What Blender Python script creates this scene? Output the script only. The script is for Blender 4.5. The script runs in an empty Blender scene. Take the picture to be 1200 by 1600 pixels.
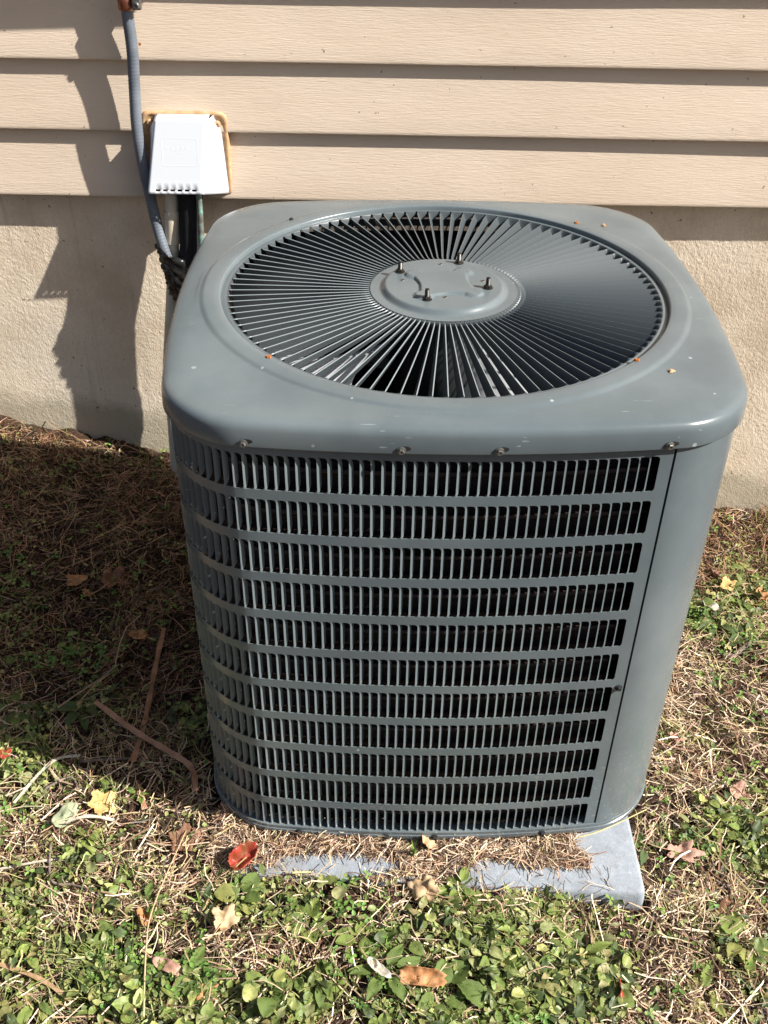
import bpy, math, random
import numpy as np
from mathutils import Matrix, Vector

# ------------------------------------------------------------------ camera, world, sun, exposure
scn = bpy.context.scene
def _camera():
    f, pitch, yaw, roll = 1609.6, 0.6391, 0.0243, -0.0178
    cp, sp, cy, sy = math.cos(pitch), math.sin(pitch), math.cos(yaw), math.sin(yaw)
    fw = Vector((sy*cp, cy*cp, -sp)); r = Vector((cy, -sy, 0)); d = fw.cross(r)
    c, s = math.cos(roll), math.sin(roll)
    r2 = c*r + s*d; d2 = -s*r + c*d
    cam = bpy.data.cameras.new('camera'); o = bpy.data.objects.new('camera', cam)
    scn.collection.objects.link(o)
    m = Matrix((r2, -d2, -fw)).transposed().to_4x4(); m.translation = Vector((-0.1101, -1.3369, 1.3562))
    o.matrix_world = m
    cam.sensor_fit = 'VERTICAL'; cam.sensor_height = 24.0; cam.lens = 24.0*f/1600.0
    cam.clip_start = 0.02; cam.clip_end = 500
    scn.camera = o
_camera()
SUN_TRAVEL = Vector((-1.10, 0.39, -1.0)).normalized()
SUN_EL = math.asin(-SUN_TRAVEL.z); SUN_AZ = math.atan2(-SUN_TRAVEL.x, -SUN_TRAVEL.y)
world = bpy.data.worlds.new('World'); scn.world = world; world.use_nodes = True
_n = world.node_tree.nodes; _sky = _n.new('ShaderNodeTexSky'); _sky.sky_type = 'NISHITA'
_sky.sun_disc = False; _sky.sun_elevation = SUN_EL; _sky.sun_rotation = SUN_AZ; _sky.dust_density = 3.0; _sky.ozone_density = 0.6
world.node_tree.links.new(_sky.outputs[0], _n['Background'].inputs[0]); _n['Background'].inputs[1].default_value = 0.05
_l = bpy.data.lights.new('sun', 'SUN'); _l.energy = 5.0; _l.angle = math.radians(0.53); _l.color = (1.0, 0.965, 0.91)
_so = bpy.data.objects.new('sun', _l); scn.collection.objects.link(_so)
_so.rotation_euler = SUN_TRAVEL.to_track_quat('-Z', 'Y').to_euler()
scn.view_settings.view_transform = 'Standard'; scn.view_settings.look = 'None'
scn.view_settings.exposure = 0.92; scn.view_settings.gamma = 1.0; scn.view_settings.use_curve_mapping = False
try: scn.cycles.max_bounces = 6
except Exception: pass

rng = np.random.default_rng(7); random.seed(7)
COL = scn.collection

# ------------------------------------------------------------------ helpers
def mesh_obj(name, V, F, mat=None, parent=None, smooth=False, col=None, label=None, cat=None, group=None, kind=None):
    me = bpy.data.meshes.new(name)
    me.from_pydata([tuple(map(float, v)) for v in V] if not isinstance(V, np.ndarray) else V.tolist(), [], F)
    return _fin(name, me, mat, parent, smooth, col, label, cat, group, kind)
def fast_mesh(name, V, F, mat=None, parent=None, smooth=False, col=None, **kw):
    """V (n,3) array, F (m,k) int array, all faces alike"""
    V = np.asarray(V, np.float32); F = np.asarray(F, np.int32); k = F.shape[1]
    me = bpy.data.meshes.new(name)
    me.vertices.add(len(V)); me.vertices.foreach_set('co', V.ravel())
    me.loops.add(F.size); me.loops.foreach_set('vertex_index', F.ravel())
    me.polygons.add(len(F)); me.polygons.foreach_set('loop_start', np.arange(0, F.size, k, dtype=np.int32))
    try: me.polygons.foreach_set('loop_total', np.full(len(F), k, np.int32))
    except Exception: pass
    me.update(calc_edges=True)
    return _fin(name, me, mat, parent, smooth, col, kw.get('label'), kw.get('cat'), kw.get('group'), kw.get('kind'))
def _fin(name, me, mat, parent, smooth, col, label, cat, group, kind):
    if col is not None:
        a = me.color_attributes.new('tint', 'FLOAT_COLOR', 'POINT')
        c = np.ones((len(me.vertices), 4), np.float32); c[:, :3] = col
        a.data.foreach_set('color', c.ravel())
    if smooth: me.polygons.foreach_set('use_smooth', [True]*len(me.polygons))
    if mat: me.materials.append(mat)
    o = bpy.data.objects.new(name, me); COL.objects.link(o)
    if parent: o.parent = parent
    tag(o, label, cat, group, kind); return o
def tag(o, label=None, cat=None, group=None, kind=None):
    if label: o['label'] = label
    if cat: o['category'] = cat
    if group: o['group'] = group
    if kind: o['kind'] = kind
    return o
def thing(name, label, cat, loc=(0, 0, 0), group=None):
    o = bpy.data.objects.new(name, None); COL.objects.link(o); o.location = loc
    o.empty_display_size = .02
    return tag(o, label, cat, group)
def link_mesh(name, me, parent=None, loc=None, rot=None, scale=None):
    o = bpy.data.objects.new(name, me); COL.objects.link(o)
    if parent: o.parent = parent
    if loc is not None: o.location = loc
    if rot is not None: o.rotation_euler = rot
    if scale is not None: o.scale = scale
    return o

class MB:
    def __init__(s): s.v = []; s.f = []
    def add(s, V, F):
        b = len(s.v); s.v += [tuple(map(float, v)) for v in V]; s.f += [tuple(int(i)+b for i in f) for f in F]
    def box(s, x0, x1, y0, y1, z0, z1, bev=0.0):
        if bev <= 0:
            V = [(x, y, z) for z in (z0, z1) for y in (y0, y1) for x in (x0, x1)]
            s.add(V, [(0,2,3,1),(4,5,7,6),(0,1,5,4),(2,6,7,3),(0,4,6,2),(1,3,7,5)])
        else:
            def ring(i, z, n=4):
                P = []
                for cx, cy, a0 in ((x1-bev, y1-bev, 0), (x0+bev, y1-bev, 90), (x0+bev, y0+bev, 180), (x1-bev, y0+bev, 270)):
                    for t in range(n+1):
                        a = math.radians(a0+90*t/n); rr = bev-i
                        P.append((cx+rr*math.cos(a), cy+rr*math.sin(a), z))
                return P
            loops = [ring(bev*.8, z0), ring(bev*.25, z0+bev*.3), ring(0, z0+bev), ring(0, z1-bev), ring(bev*.08, z1-bev*.6), ring(bev*.3, z1-bev*.28), ring(bev*.62, z1-bev*.07), ring(bev*.95, z1)]
            s.loops(loops, cap0=True, cap1=True)
    def loops(s, L, cap0=False, cap1=False, closed=True):
        n = len(L[0]); b = len(s.v)
        for l in L: s.v += [tuple(map(float, v)) for v in l]
        for i in range(len(L)-1):
            for j in range(n if closed else n-1):
                a = b+i*n+j; c = b+i*n+(j+1) % n
                s.f.append((a, c, c+n, a+n))
        if cap0: s.f.append(tuple(b+j for j in range(n))[::-1])
        if cap1: s.f.append(tuple(b+(len(L)-1)*n+j for j in range(n)))
    def tube(s, pts, r, n=12, cap=True, wob=0.0, seed=0):
        rr = random.Random(seed); L = []; pts = [Vector(p) for p in pts]; up = None
        for i, p in enumerate(pts):
            t = (pts[min(i+1, len(pts)-1)]-pts[max(i-1, 0)]).normalized()
            if up is None: up = t.orthogonal().normalized()
            up = (up - t*up.dot(t)).normalized(); bi = t.cross(up)
            R_ = r[i] if isinstance(r, (list, tuple)) else r
            L.append([p+(up*math.cos(2*math.pi*j/n)+bi*math.sin(2*math.pi*j/n))*(R_*(1+wob*rr.uniform(-1, 1))) for j in range(n)])
        s.loops(L, cap, cap)
    def disc_lathe(s, prof, c=(0, 0, 0), n=24, ax=None):
        L = [[(c[0]+r*math.cos(2*math.pi*j/n), c[1]+r*math.sin(2*math.pi*j/n), c[2]+z) for j in range(n)] for r, z in prof]
        s.loops(L, False, prof[-1][0] > 1e-6)
    def obj(s, name, mat=None, parent=None, smooth=False, **kw):
        return mesh_obj(name, s.v, s.f, mat, parent, smooth, **kw)
def autosmooth(o, ang=40):
    me = o.data
    me.polygons.foreach_set('use_smooth', [True]*len(me.polygons))
    try: me.set_sharp_from_angle(angle=math.radians(ang))
    except Exception: pass
    return o

def spline(P, n=8):
    P = [Vector(p) for p in P]; out = []
    for i in range(len(P)-1):
        a = P[max(i-1, 0)]; b = P[i]; c = P[i+1]; d = P[min(i+2, len(P)-1)]
        for k in range(n):
            t = k/n
            out.append(.5*((2*b)+(c-a)*t+(2*a-5*b+4*c-d)*t*t+(3*b-a-3*c+d)*t**3))
    out.append(P[-1]); return out

_tabs = {}
def vnoise(x, y, seed=0):
    """smooth value noise -1..1"""
    if seed not in _tabs: _tabs[seed] = np.random.default_rng(seed+100).uniform(-1, 1, (256, 256))
    T = _tabs[seed]; xi = np.floor(x).astype(int); yi = np.floor(y).astype(int)
    fx = x-xi; fy = y-yi; fx = fx*fx*(3-2*fx); fy = fy*fy*(3-2*fy)
    a = T[xi & 255, yi & 255]; b = T[(xi+1) & 255, yi & 255]; c = T[xi & 255, (yi+1) & 255]; d = T[(xi+1) & 255, (yi+1) & 255]
    return (a*(1-fx)+b*fx)*(1-fy)+(c*(1-fx)+d*fx)*fy
def sm(a, b, x):
    t = np.clip((np.asarray(x, float)-a)/(b-a), 0, 1); return t*t*(3-2*t)

# ------------------------------------------------------------------ materials
def mat(name, base=(.5, .5, .5), rough=.6, metal=0.0, spec=.5, build=None):
    m = bpy.data.materials.new(name); m.use_nodes = True; nt = m.node_tree; b = nt.nodes['Principled BSDF']
    b.inputs['Base Color'].default_value = (*base, 1); b.inputs['Roughness'].default_value = rough
    b.inputs['Metallic'].default_value = metal; b.inputs['Specular IOR Level'].default_value = spec
    if build: build(nt, b)
    return m
def N(nt, t, **kw):
    n = nt.nodes.new(t)
    for k, v in kw.items():
        if k.startswith('i_'): n.inputs[k[2:].replace('_', ' ')].default_value = v
        else: setattr(n, k, v)
    return n
def coords(nt, scale=(1, 1, 1)):
    tc = N(nt, 'ShaderNodeTexCoord'); mp = N(nt, 'ShaderNodeMapping'); mp.inputs['Scale'].default_value = scale
    nt.links.new(tc.outputs['Object'], mp.inputs[0]); return mp.outputs[0]
def noise(nt, vec, scale, detail=4, rough=.55):
    n = N(nt, 'ShaderNodeTexNoise'); n.inputs['Scale'].default_value = scale; n.inputs['Detail'].default_value = detail
    n.inputs['Roughness'].default_value = rough; nt.links.new(vec, n.inputs['Vector']); return n.outputs['Fac']
def ramp(nt, fac, stops):
    r = N(nt, 'ShaderNodeValToRGB'); e = r.color_ramp.elements
    while len(e) < len(stops): e.new(.5)
    for q, (p, c) in zip(e, stops): q.position = p; q.color = (*c, 1) if len(c) == 3 else c
    nt.links.new(fac, r.inputs[0]); return r.outputs[0]
def mixc(nt, fac, a, b, mode='MIX'):
    m = N(nt, 'ShaderNodeMix', data_type='RGBA', blend_type=mode)
    for s, v in ((m.inputs['Factor'], fac), (m.inputs['A'], a), (m.inputs['B'], b)):
        pass
    def st(idx, v):
        s = m.inputs[idx]
        if hasattr(v, 'node'): nt.links.new(v, s)
        elif isinstance(v, (int, float)): s.default_value = v
        else: s.default_value = (*v, 1)
    st(0, fac); st(6, a); st(7, b); return m.outputs[2]
def bump(nt, b, h, strength=.3, dist=.001, prev=None):
    n = N(nt, 'ShaderNodeBump'); n.inputs['Strength'].default_value = strength; n.inputs['Distance'].default_value = dist
    nt.links.new(h, n.inputs['Height'])
    if prev is not None: nt.links.new(prev, n.inputs['Normal'])
    nt.links.new(n.outputs[0], b.inputs['Normal']); return n.outputs[0]

PAINT = (.112, .137, .148)
def b_paint(spots=.5, rust=False):
    def f(nt, b):
        v = coords(nt)
        big = noise(nt, v, 5, 5, .6); fine = noise(nt, v, 60, 4, .6)
        c = ramp(nt, big, [(.3, tuple(x*.87 for x in PAINT)), (.7, tuple(x*1.10 for x in PAINT))])
        # dried water spots
        vo = N(nt, 'ShaderNodeTexVoronoi'); vo.inputs['Scale'].default_value = 26; nt.links.new(v, vo.inputs['Vector'])
        pick = N(nt, 'ShaderNodeSeparateColor'); nt.links.new(vo.outputs['Color'], pick.inputs[0])
        r1 = N(nt, 'ShaderNodeMath', operation='GREATER_THAN'); nt.links.new(pick.outputs[0], r1.inputs[0]); r1.inputs[1].default_value = 1-spots*.5
        rad = N(nt, 'ShaderNodeMath', operation='MULTIPLY'); nt.links.new(pick.outputs[1], rad.inputs[0]); rad.inputs[1].default_value = .085
        r2 = N(nt, 'ShaderNodeMath', operation='LESS_THAN'); nt.links.new(vo.outputs['Distance'], r2.inputs[0]); nt.links.new(rad.outputs[0], r2.inputs[1])
        mu = N(nt, 'ShaderNodeMath', operation='MULTIPLY'); nt.links.new(r1.outputs[0], mu.inputs[0]); nt.links.new(r2.outputs[0], mu.inputs[1])
        mu2 = N(nt, 'ShaderNodeMath', operation='MULTIPLY'); nt.links.new(mu.outputs[0], mu2.inputs[0]); mu2.inputs[1].default_value = .62
        c = mixc(nt, mu2.outputs[0], c, (.42, .45, .45))
        # fine scratches
        vs = coords(nt, (9, 140, 60)); sc = noise(nt, vs, 2.2, 2, .5)
        msk = noise(nt, v, 9, 3, .6)
        s1 = ramp(nt, sc, [(.715, (0, 0, 0)), (.73, (1, 1, 1))]); s2 = ramp(nt, msk, [(.52, (0, 0, 0)), (.62, (1, 1, 1))])
        mm = N(nt, 'ShaderNodeMath', operation='MULTIPLY'); nt.links.new(s1, mm.inputs[0]); nt.links.new(s2, mm.inputs[1])
        m3 = N(nt, 'ShaderNodeMath', operation='MULTIPLY'); nt.links.new(mm.outputs[0], m3.inputs[0]); m3.inputs[1].default_value = .6*spots
        c = mixc(nt, m3.outputs[0], c, (.38, .42, .42))
        # dust film
        du = ramp(nt, noise(nt, v, 2.6, 6, .7), [(.45, (0, 0, 0)), (.72, (.45, .45, .45))])
        c = mixc(nt, du, c, (.19, .215, .217))
        sp = N(nt, 'ShaderNodeSeparateXYZ'); nt.links.new(v, sp.inputs[0])
        lo = N(nt, 'ShaderNodeMapRange'); nt.links.new(sp.outputs[2], lo.inputs[0]); lo.inputs[1].default_value = .30; lo.inputs[2].default_value = 0.0; lo.inputs[3].default_value = 0; lo.inputs[4].default_value = 1
        gr = ramp(nt, noise(nt, v, 190, 3, .6), [(.60, (0, 0, 0)), (.66, (.8, .8, .8))]); gm = N(nt, 'ShaderNodeMath', operation='MULTIPLY'); nt.links.new(lo.outputs[0], gm.inputs[0]); nt.links.new(gr, gm.inputs[1])
        c = mixc(nt, gm.outputs[0], c, (.26, .24, .19))
        nt.links.new(c, b.inputs['Base Color'])
        rr = N(nt, 'ShaderNodeMapRange'); nt.links.new(big, rr.inputs[0]); rr.inputs[3].default_value = .16; rr.inputs[4].default_value = .31
        nt.links.new(rr.outputs[0], b.inputs['Roughness'])
        bump(nt, b, noise(nt, v, 4.0, 3, .5), .35, .012, bump(nt, b, fine, .04, .0006))
    return f
M_paint = mat('grey_green_paint', PAINT, .34, 0, .5, b_paint(.9))
M_panel = mat('panel_paint', PAINT, .36, 0, .5, b_paint(.35))
M_fin = mat('fin_paint', (.058, .070, .076), .44, 0, .5)
M_edge = mat('lit_fin_edge', (.19, .22, .23), .4, 0, .5)  # light caught along the fin tops is put into this paler colour
M_dark = mat('black_hollow', (.012, .012, .012), .8)
M_inner = mat('inner_metal', (.10, .11, .115), .35, .6)
M_alu = mat('fan_metal', (.72, .73, .75), .42, .2)
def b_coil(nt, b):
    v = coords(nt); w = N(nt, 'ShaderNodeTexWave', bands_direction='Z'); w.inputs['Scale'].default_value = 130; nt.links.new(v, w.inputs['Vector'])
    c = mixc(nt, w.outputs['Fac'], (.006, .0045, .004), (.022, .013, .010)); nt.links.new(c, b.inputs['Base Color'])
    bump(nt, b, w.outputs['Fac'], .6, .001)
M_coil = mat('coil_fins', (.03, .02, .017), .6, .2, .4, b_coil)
M_tube = mat('dull_copper', (.05, .03, .024), .45, .5)
M_zinc = mat('zinc', (.22, .215, .20), .4, .8, .5, lambda nt, b: bump(nt, b, noise(nt, coords(nt), 900, 3), .3, .0004))
def b_rust(nt, b):
    v = coords(nt); c = ramp(nt, noise(nt, v, 500, 5, .7), [(.3, (.08, .025, .012)), (.55, (.42, .14, .04)), (.8, (.62, .27, .09))])
    nt.links.new(c, b.inputs['Base Color'])
M_rust = mat('rust', (.4, .15, .05), .9, 0, .2, b_rust)
def b_siding(nt, b):
    v = coords(nt); g = noise(nt, coords(nt, (9, 60, 150)), 5, 5, .65); g2 = noise(nt, coords(nt, (1, 8, 14)), 22, 5, .6)
    big = noise(nt, coords(nt, (1, 1, 3)), 2.2, 4, .6)
    c = ramp(nt, big, [(.3, (.66, .53, .405)), (.7, (.735, .605, .475))])
    dirt = ramp(nt, noise(nt, coords(nt, (1, 1, 2.5)), 7, 7, .72), [(.55, (0, 0, 0)), (.85, (.35, .35, .35))])
    c = mixc(nt, dirt, c, (.42, .31, .22))
    sp = ramp(nt, noise(nt, v, 95, 2, .5), [(.735, (0, 0, 0)), (.76, (.7, .7, .7))])
    c = mixc(nt, sp, c, (.16, .11, .07))
    nt.links.new(c, b.inputs['Base Color'])
    n1 = bump(nt, b, g, .5, .0016); bump(nt, b, g2, .35, .0012, n1)
M_siding = mat('beige_wood_grain_siding', (.6, .48, .36), .55, 0, .35, b_siding)
def b_stucco(nt, b):
    v = coords(nt); sep = N(nt, 'ShaderNodeSeparateXYZ'); nt.links.new(v, sep.inputs[0])
    big = noise(nt, v, 3.5, 6, .65); fine = noise(nt, v, 210, 5, .7)
    c = ramp(nt, big, [(.3, (.62, .49, .35)), (.5, (.80, .675, .52)), (.7, (.88, .77, .62))])
    c = mixc(nt, ramp(nt, fine, [(.35, (.5, .5, .5)), (.5, (0, 0, 0))]), c, (.60, .49, .375))
    gs = noise(nt, coords(nt, (38, 1, 2.2)), 1.0, 4, .6); c = mixc(nt, ramp(nt, gs, [(.58, (0, 0, 0)), (.72, (.28, .28, .28))]), c, (.34, .27, .20))
    # mould and splashed soil along the base: real staining that follows height over the soil
    ax = N(nt, 'ShaderNodeMath', operation='MULTIPLY_ADD'); nt.links.new(sep.outputs[0], ax.inputs[0]); ax.inputs[1].default_value = .11; nt.links.new(sep.outputs[2], ax.inputs[2])
    hn = N(nt, 'ShaderNodeMath', operation='MULTIPLY_ADD'); nt.links.new(noise(nt, v, 11, 5, .7), hn.inputs[0]); hn.inputs[1].default_value = -.11; nt.links.new(ax.outputs[0], hn.inputs[2])
    mk = ramp(nt, hn.outputs[0], [(0.0, (.5, .5, .5)), (.045, (0, 0, 0))])
    c = mixc(nt, mk, c, (.17, .16, .095))
    sp = ramp(nt, noise(nt, v, 70, 3, .5), [(.70, (0, 0, 0)), (.74, (.8, .8, .8))])
    c = mixc(nt, sp, c, (.20, .13, .08))
    nt.links.new(c, b.inputs['Base Color']); bump(nt, b, noise(nt, coords(nt, (1.25, 1, .8)), 300, 3, .6), .75, .0016)
M_stucco = mat('rough_beige_stucco', (.5, .4, .3), .9, 0, .15, b_stucco)
def b_soil(nt, b):
    v = coords(nt); big = noise(nt, v, 6, 6, .7); f = noise(nt, v, 110, 6, .7); st = noise(nt, coords(nt, (1, .35, 1)), 240, 3, .6)
    c = ramp(nt, f, [(.3, (.020, .012, .009)), (.55, (.055, .033, .023)), (.75, (.13, .08, .055))])
    c = mixc(nt, ramp(nt, st, [(.64, (0, 0, 0)), (.70, (.6, .6, .6))]), c, (.24, .155, .10))
    c = mixc(nt, ramp(nt, big, [(.5, (0, 0, 0)), (.75, (.4, .4, .4))]), c, (.06, .08, .03))
    nt.links.new(c, b.inputs['Base Color']); bump(nt, b, f, 1.0, .006)
M_soil = mat('soil_and_thatch', (.08, .05, .035), .95, 0, .1, b_soil)
def b_conc(nt, b):
    v = coords(nt); f = noise(nt, v, 45, 8, .72); ff = noise(nt, v, 420, 4, .6)
    c = ramp(nt, f, [(.25, (.20, .22, .245)), (.55, (.29, .32, .355)), (.8, (.38, .41, .445))])
    sc = noise(nt, coords(nt, (30, 260, 40)), 1.6, 3, .5)
    c = mixc(nt, ramp(nt, sc, [(.66, (0, 0, 0)), (.70, (.6, .6, .6))]), c, (.46, .47, .49))
    dt = noise(nt, v, 14, 6, .7); c = mixc(nt, ramp(nt, dt, [(.5, (0, 0, 0)), (.78, (.6, .6, .6))]), c, (.16, .13, .10))
    nt.links.new(c, b.inputs['Base Color']); bump(nt, b, ff, .5, .0012, bump(nt, b, f, .4, .003))
M_conc = mat('pale_grey_concrete', (.5, .52, .55), .75, 0, .3, b_conc)
def b_tint(transl=.0, var=.25, sc=250):
    def f(nt, b):
        a = N(nt, 'ShaderNodeVertexColor', layer_name='tint'); v = coords(nt)
        nz = ramp(nt, noise(nt, v, sc, 3, .6), [(.25, (1-var,)*3), (.75, (1+var*.6,)*3)])
        c = mixc(nt, 1.0, a.outputs[0], nz, 'MULTIPLY'); nt.links.new(c, b.inputs['Base Color'])
        if transl:
            t = N(nt, 'ShaderNodeBsdfTranslucent'); nt.links.new(c, t.inputs[0])
            mx = N(nt, 'ShaderNodeMixShader'); mx.inputs[0].default_value = transl
            out = nt.nodes['Material Output']; nt.links.new(b.outputs[0], mx.inputs[1]); nt.links.new(t.outputs[0], mx.inputs[2]); nt.links.new(mx.outputs[0], out.inputs[0])
    return f
M_straw = mat('dry_grass', rough=.42, spec=.5, build=b_tint(.04, .3, 300))
M_green = mat('green_growth', rough=.50, spec=.4, build=b_tint(.25, .45, 160))
def leafmat(name, stops, transl=.2, sc=70, vein=(.3, .2, .1), rough=.6):
    def f(nt, b):
        v = coords(nt); c = ramp(nt, noise(nt, v, sc, 5, .65), stops)
        c = mixc(nt, ramp(nt, noise(nt, v, sc*6, 3, .6), [(.62, (0, 0, 0)), (.7, (.5, .5, .5))]), c, vein)
        nt.links.new(c, b.inputs['Base Color'])
        bump(nt, b, noise(nt, v, sc*3, 3, .5), .5, .0015)
        t = N(nt, 'ShaderNodeBsdfTranslucent'); nt.links.new(c, t.inputs[0])
        mx = N(nt, 'ShaderNodeMixShader'); mx.inputs[0].default_value = transl
        out = nt.nodes['Material Output']; nt.links.new(b.outputs[0], mx.inputs[1]); nt.links.new(t.outputs[0], mx.inputs[2]); nt.links.new(mx.outputs[0], out.inputs[0])
    return mat(name, rough=rough, spec=.35, build=f)
ML = dict(
    tan=leafmat('tan_dead_leaf', [(.3, (.46, .29, .15)), (.6, (.62, .44, .26)), (.8, (.70, .55, .36))], .2, 60, (.35, .18, .08)),
    orange=leafmat('orange_leaf', [(.3, (.42, .18, .07)), (.6, (.58, .31, .14)), (.8, (.66, .44, .25))], .25, 60, (.3, .1, .03)),
    yellow=leafmat('yellow_leaf', [(.3, (.56, .34, .11)), (.7, (.68, .50, .22))], .25, 60, (.45, .2, .05)),
    red=leafmat('red_leaf', [(.38, (.16, .07, .025)), (.5, (.36, .05, .03)), (.65, (.50, .08, .05))], .15, 26, (.16, .09, .03), .35),
    brown=leafmat('brown_leaf', [(.3, (.14, .065, .035)), (.6, (.25, .13, .075)), (.8, (.34, .20, .12))], .12, 60, (.09, .04, .02)),
    pink=leafmat('pinkish_brown_leaf', [(.3, (.38, .20, .14)), (.7, (.52, .32, .24))], .15, 60, (.2, .1, .06)),
    pale=leafmat('pale_dry_leaf', [(.3, (.52, .46, .36)), (.7, (.68, .63, .53))], .2, 60, (.4, .3, .2)),
    grey=leafmat('grey_green_leaf', [(.3, (.26, .30, .17)), (.7, (.40, .43, .28))], .2, 60, (.2, .18, .09)))
MG = [leafmat('weed_leaf_mid', [(.3, (.11, .165, .04)), (.6, (.17, .235, .06)), (.85, (.27, .31, .11))], .25, 45, (.06, .09, .03), .42),
      leafmat('weed_leaf_bright', [(.3, (.18, .25, .05)), (.6, (.26, .33, .08)), (.85, (.40, .42, .15))], .3, 45, (.10, .13, .04), .42),
      leafmat('weed_leaf_dark', [(.3, (.06, .095, .03)), (.6, (.095, .14, .045)), (.85, (.17, .20, .08))], .2, 45, (.04, .06, .02), .4),
      leafmat('weed_leaf_yellowing', [(.3, (.26, .29, .07)), (.6, (.36, .36, .11)), (.85, (.44, .36, .16))], .3, 45, (.25, .17, .07), .5)]
M_strap = mat('fibrous_brown_strip', (.3, .17, .1), .8, 0, .2, lambda nt, b: (nt.links.new(ramp(nt, noise(nt, coords(nt), 35, 4, .6), [(.3, (.40, .22, .13)), (.7, (.66, .42, .28))]), b.inputs['Base Color'])))
M_twig = mat('weathered_twig', (.2, .15, .12), .85, 0, .2, lambda nt, b: (nt.links.new(ramp(nt, noise(nt, coords(nt, (1, 1, 1)), 120, 4, .6), [(.3, (.10, .07, .055)), (.7, (.30, .24, .2))]), b.inputs['Base Color'])))

# ------------------------------------------------------------------ ground
A_, B_, RC, KB = .37, .3667, .0933, .0769
H = .7537
PAD = [(-.335, -.4138), (.3135, -.450), (.322, .30), (-.318, .34)]     # plan of the pad
def ground_base(x, y):
    x = np.asarray(x, float); y = np.asarray(y, float)
    r = -.012-.10*np.clip(x, 0, 2)-.022*sm(.3, .75, x)*sm(0, .55, y)
    l = np.clip(-x-.42, 0, .9)*.24*sm(-.45, .35, y)
    return r+l
def ground_z(x, y):
    x = np.asarray(x, float); y = np.asarray(y, float)
    z = ground_base(x, y)
    z = z+.006*vnoise(x*9, y*9, 1)+.0065*vnoise(x*27, y*27, 2)+.0055*vnoise(x*75, y*75, 3)
    z = z+.016*np.exp(-np.clip(.66-y, 0, 9)/.03)*(1+vnoise(x*14, y*3, 4))*.5*(1-.8*sm(-.1, .4, x))        # soil banked on the wall
    # keep the soil below the pad
    inpad = sm(-.360, -.330, x)*(1-sm(.312, .316, x))*sm(-.452, -.446, y+.0557*(x-.3135))*(1-sm(.34, .37, y))
    return z*(1-inpad)+np.minimum(z, -.055)*inpad
def axis(lo, hi, step, far):
    c = np.arange(lo, hi+1e-9, step); o = []; d = step; v = hi
    while v < far: d *= 1.35; v += d; o.append(v)
    o2 = []; d = step; v = lo
    while v > -far: d *= 1.35; v -= d; o2.append(v)
    return np.array(o2[::-1]+list(c)+o)
def grid_faces(nx, ny):
    i = np.arange(nx-1)[:, None]*ny+np.arange(ny-1)[None]; i = i.ravel()
    return np.stack([i, i+ny, i+ny+1, i+1], 1)
X = axis(-1.25, 1.15, .006, 80); Y = axis(-.95, .70, .006, 80)
XX, YY = np.meshgrid(X, Y, indexing='ij')
ZZ = ground_z(XX, YY)
fast_mesh('ground', np.stack([XX.ravel(), YY.ravel(), ZZ.ravel()], 1), grid_faces(len(X), len(Y)), M_soil, None, True, kind='structure')

# ------------------------------------------------------------------ house wall
def WY(x): return .635-.022*x
wall = thing('house_wall', 'beige lapped siding wall above a rough tan stucco foundation behind the metal unit', 'wall', (0, .66, 0))
def to_local(V, o): l = np.array(o.location); return [tuple(np.array(v)-l) for v in V]
def plank(zb, expo, seed):
    xs = np.linspace(-2.2, 2.6, 161); prof = [(.0, .030, 0), (.0, .004, .0004), (-.0118, .0006, 0), (-.0135, .0, .002), (-.0142, -.0, .004)]
    # (depth from WY plane; 0 plane = plank bottom front), z offset
    P = [(.016, .0025), (.0022, 0.0), (.0006, .0006), (0, .0025), (.0002, .006), (.0030, .03), (.0075, .065), (.0115, .095), (.0142, expo-.001), (.0150, expo+.012)]
    L = []
    for k, (d, z) in enumerate(P):
        row = []
        for x in xs:
            w = float(vnoise(np.array(x*1.3), np.array(seed*3.1+.5), 11))*.0016+float(vnoise(np.array(x*4), np.array(seed*5.3+.5), 12))*.0007
            wz = float(vnoise(np.array(x*.9), np.array(seed*2.7+.5), 13))*.0012
            row.append((x, WY(x)+d+w*(1 if z < .09 else .3), zb+z+wz))
        L.append(row)
    m = MB(); m.loops([to_local(r, wall) for r in L], closed=False)
    o = m.obj('siding_plank', M_siding, wall); autosmooth(o, 35)
    return o
zb = .6440
for k in range(16):
    plank(zb, .1255, k); zb += .1255
# sheathing behind the planks (keeps the wall solid) and foundation
m = MB(); m.box(-2.2, 2.6, .045, .20, -.04, 2.05); 
sh = MB(); sh.add(to_local([(-2.2, WY(-2.2)+.019, .652), (2.6, WY(2.6)+.019, .652), (2.6, WY(2.6)+.019, 2.66), (-2.2, WY(-2.2)+.019, 2.66), (-2.2, WY(-2.2)+.12, .652), (2.6, WY(2.6)+.12, .652), (2.6, WY(2.6)+.12, 2.66), (-2.2, WY(-2.2)+.12, 2.66)], wall),
                  [(0, 1, 2, 3), (5, 4, 7, 6), (0, 4, 5, 1), (3, 2, 6, 7), (0, 3, 7, 4), (1, 5, 6, 2)]); sh.obj('sheathing', M_dark, wall)
fx = np.concatenate([np.arange(-2.2, -.95, .02), np.arange(-.95, .95, .0021), np.arange(.95, 2.6, .02)]); fz = np.concatenate([np.arange(-.30, -.14, .02), np.arange(-.14, .662, .0021)])
FX, FZ = np.meshgrid(fx, fz, indexing='ij')
d1 = (.55+.45*vnoise(FX*4, FZ*4, 27))*vnoise(FX*340+FZ*170, FZ*330, 21); d2 = vnoise(FX*190+FZ*110, FZ*175-FX*50, 22); d3 = vnoise(FX*28, FZ*28, 23)
dep = .00042*d1+.00020*d2+.0002*d3+.003*vnoise(FX*5, FZ*5, 24)
FY = WY(FX)+.030-dep
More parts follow.
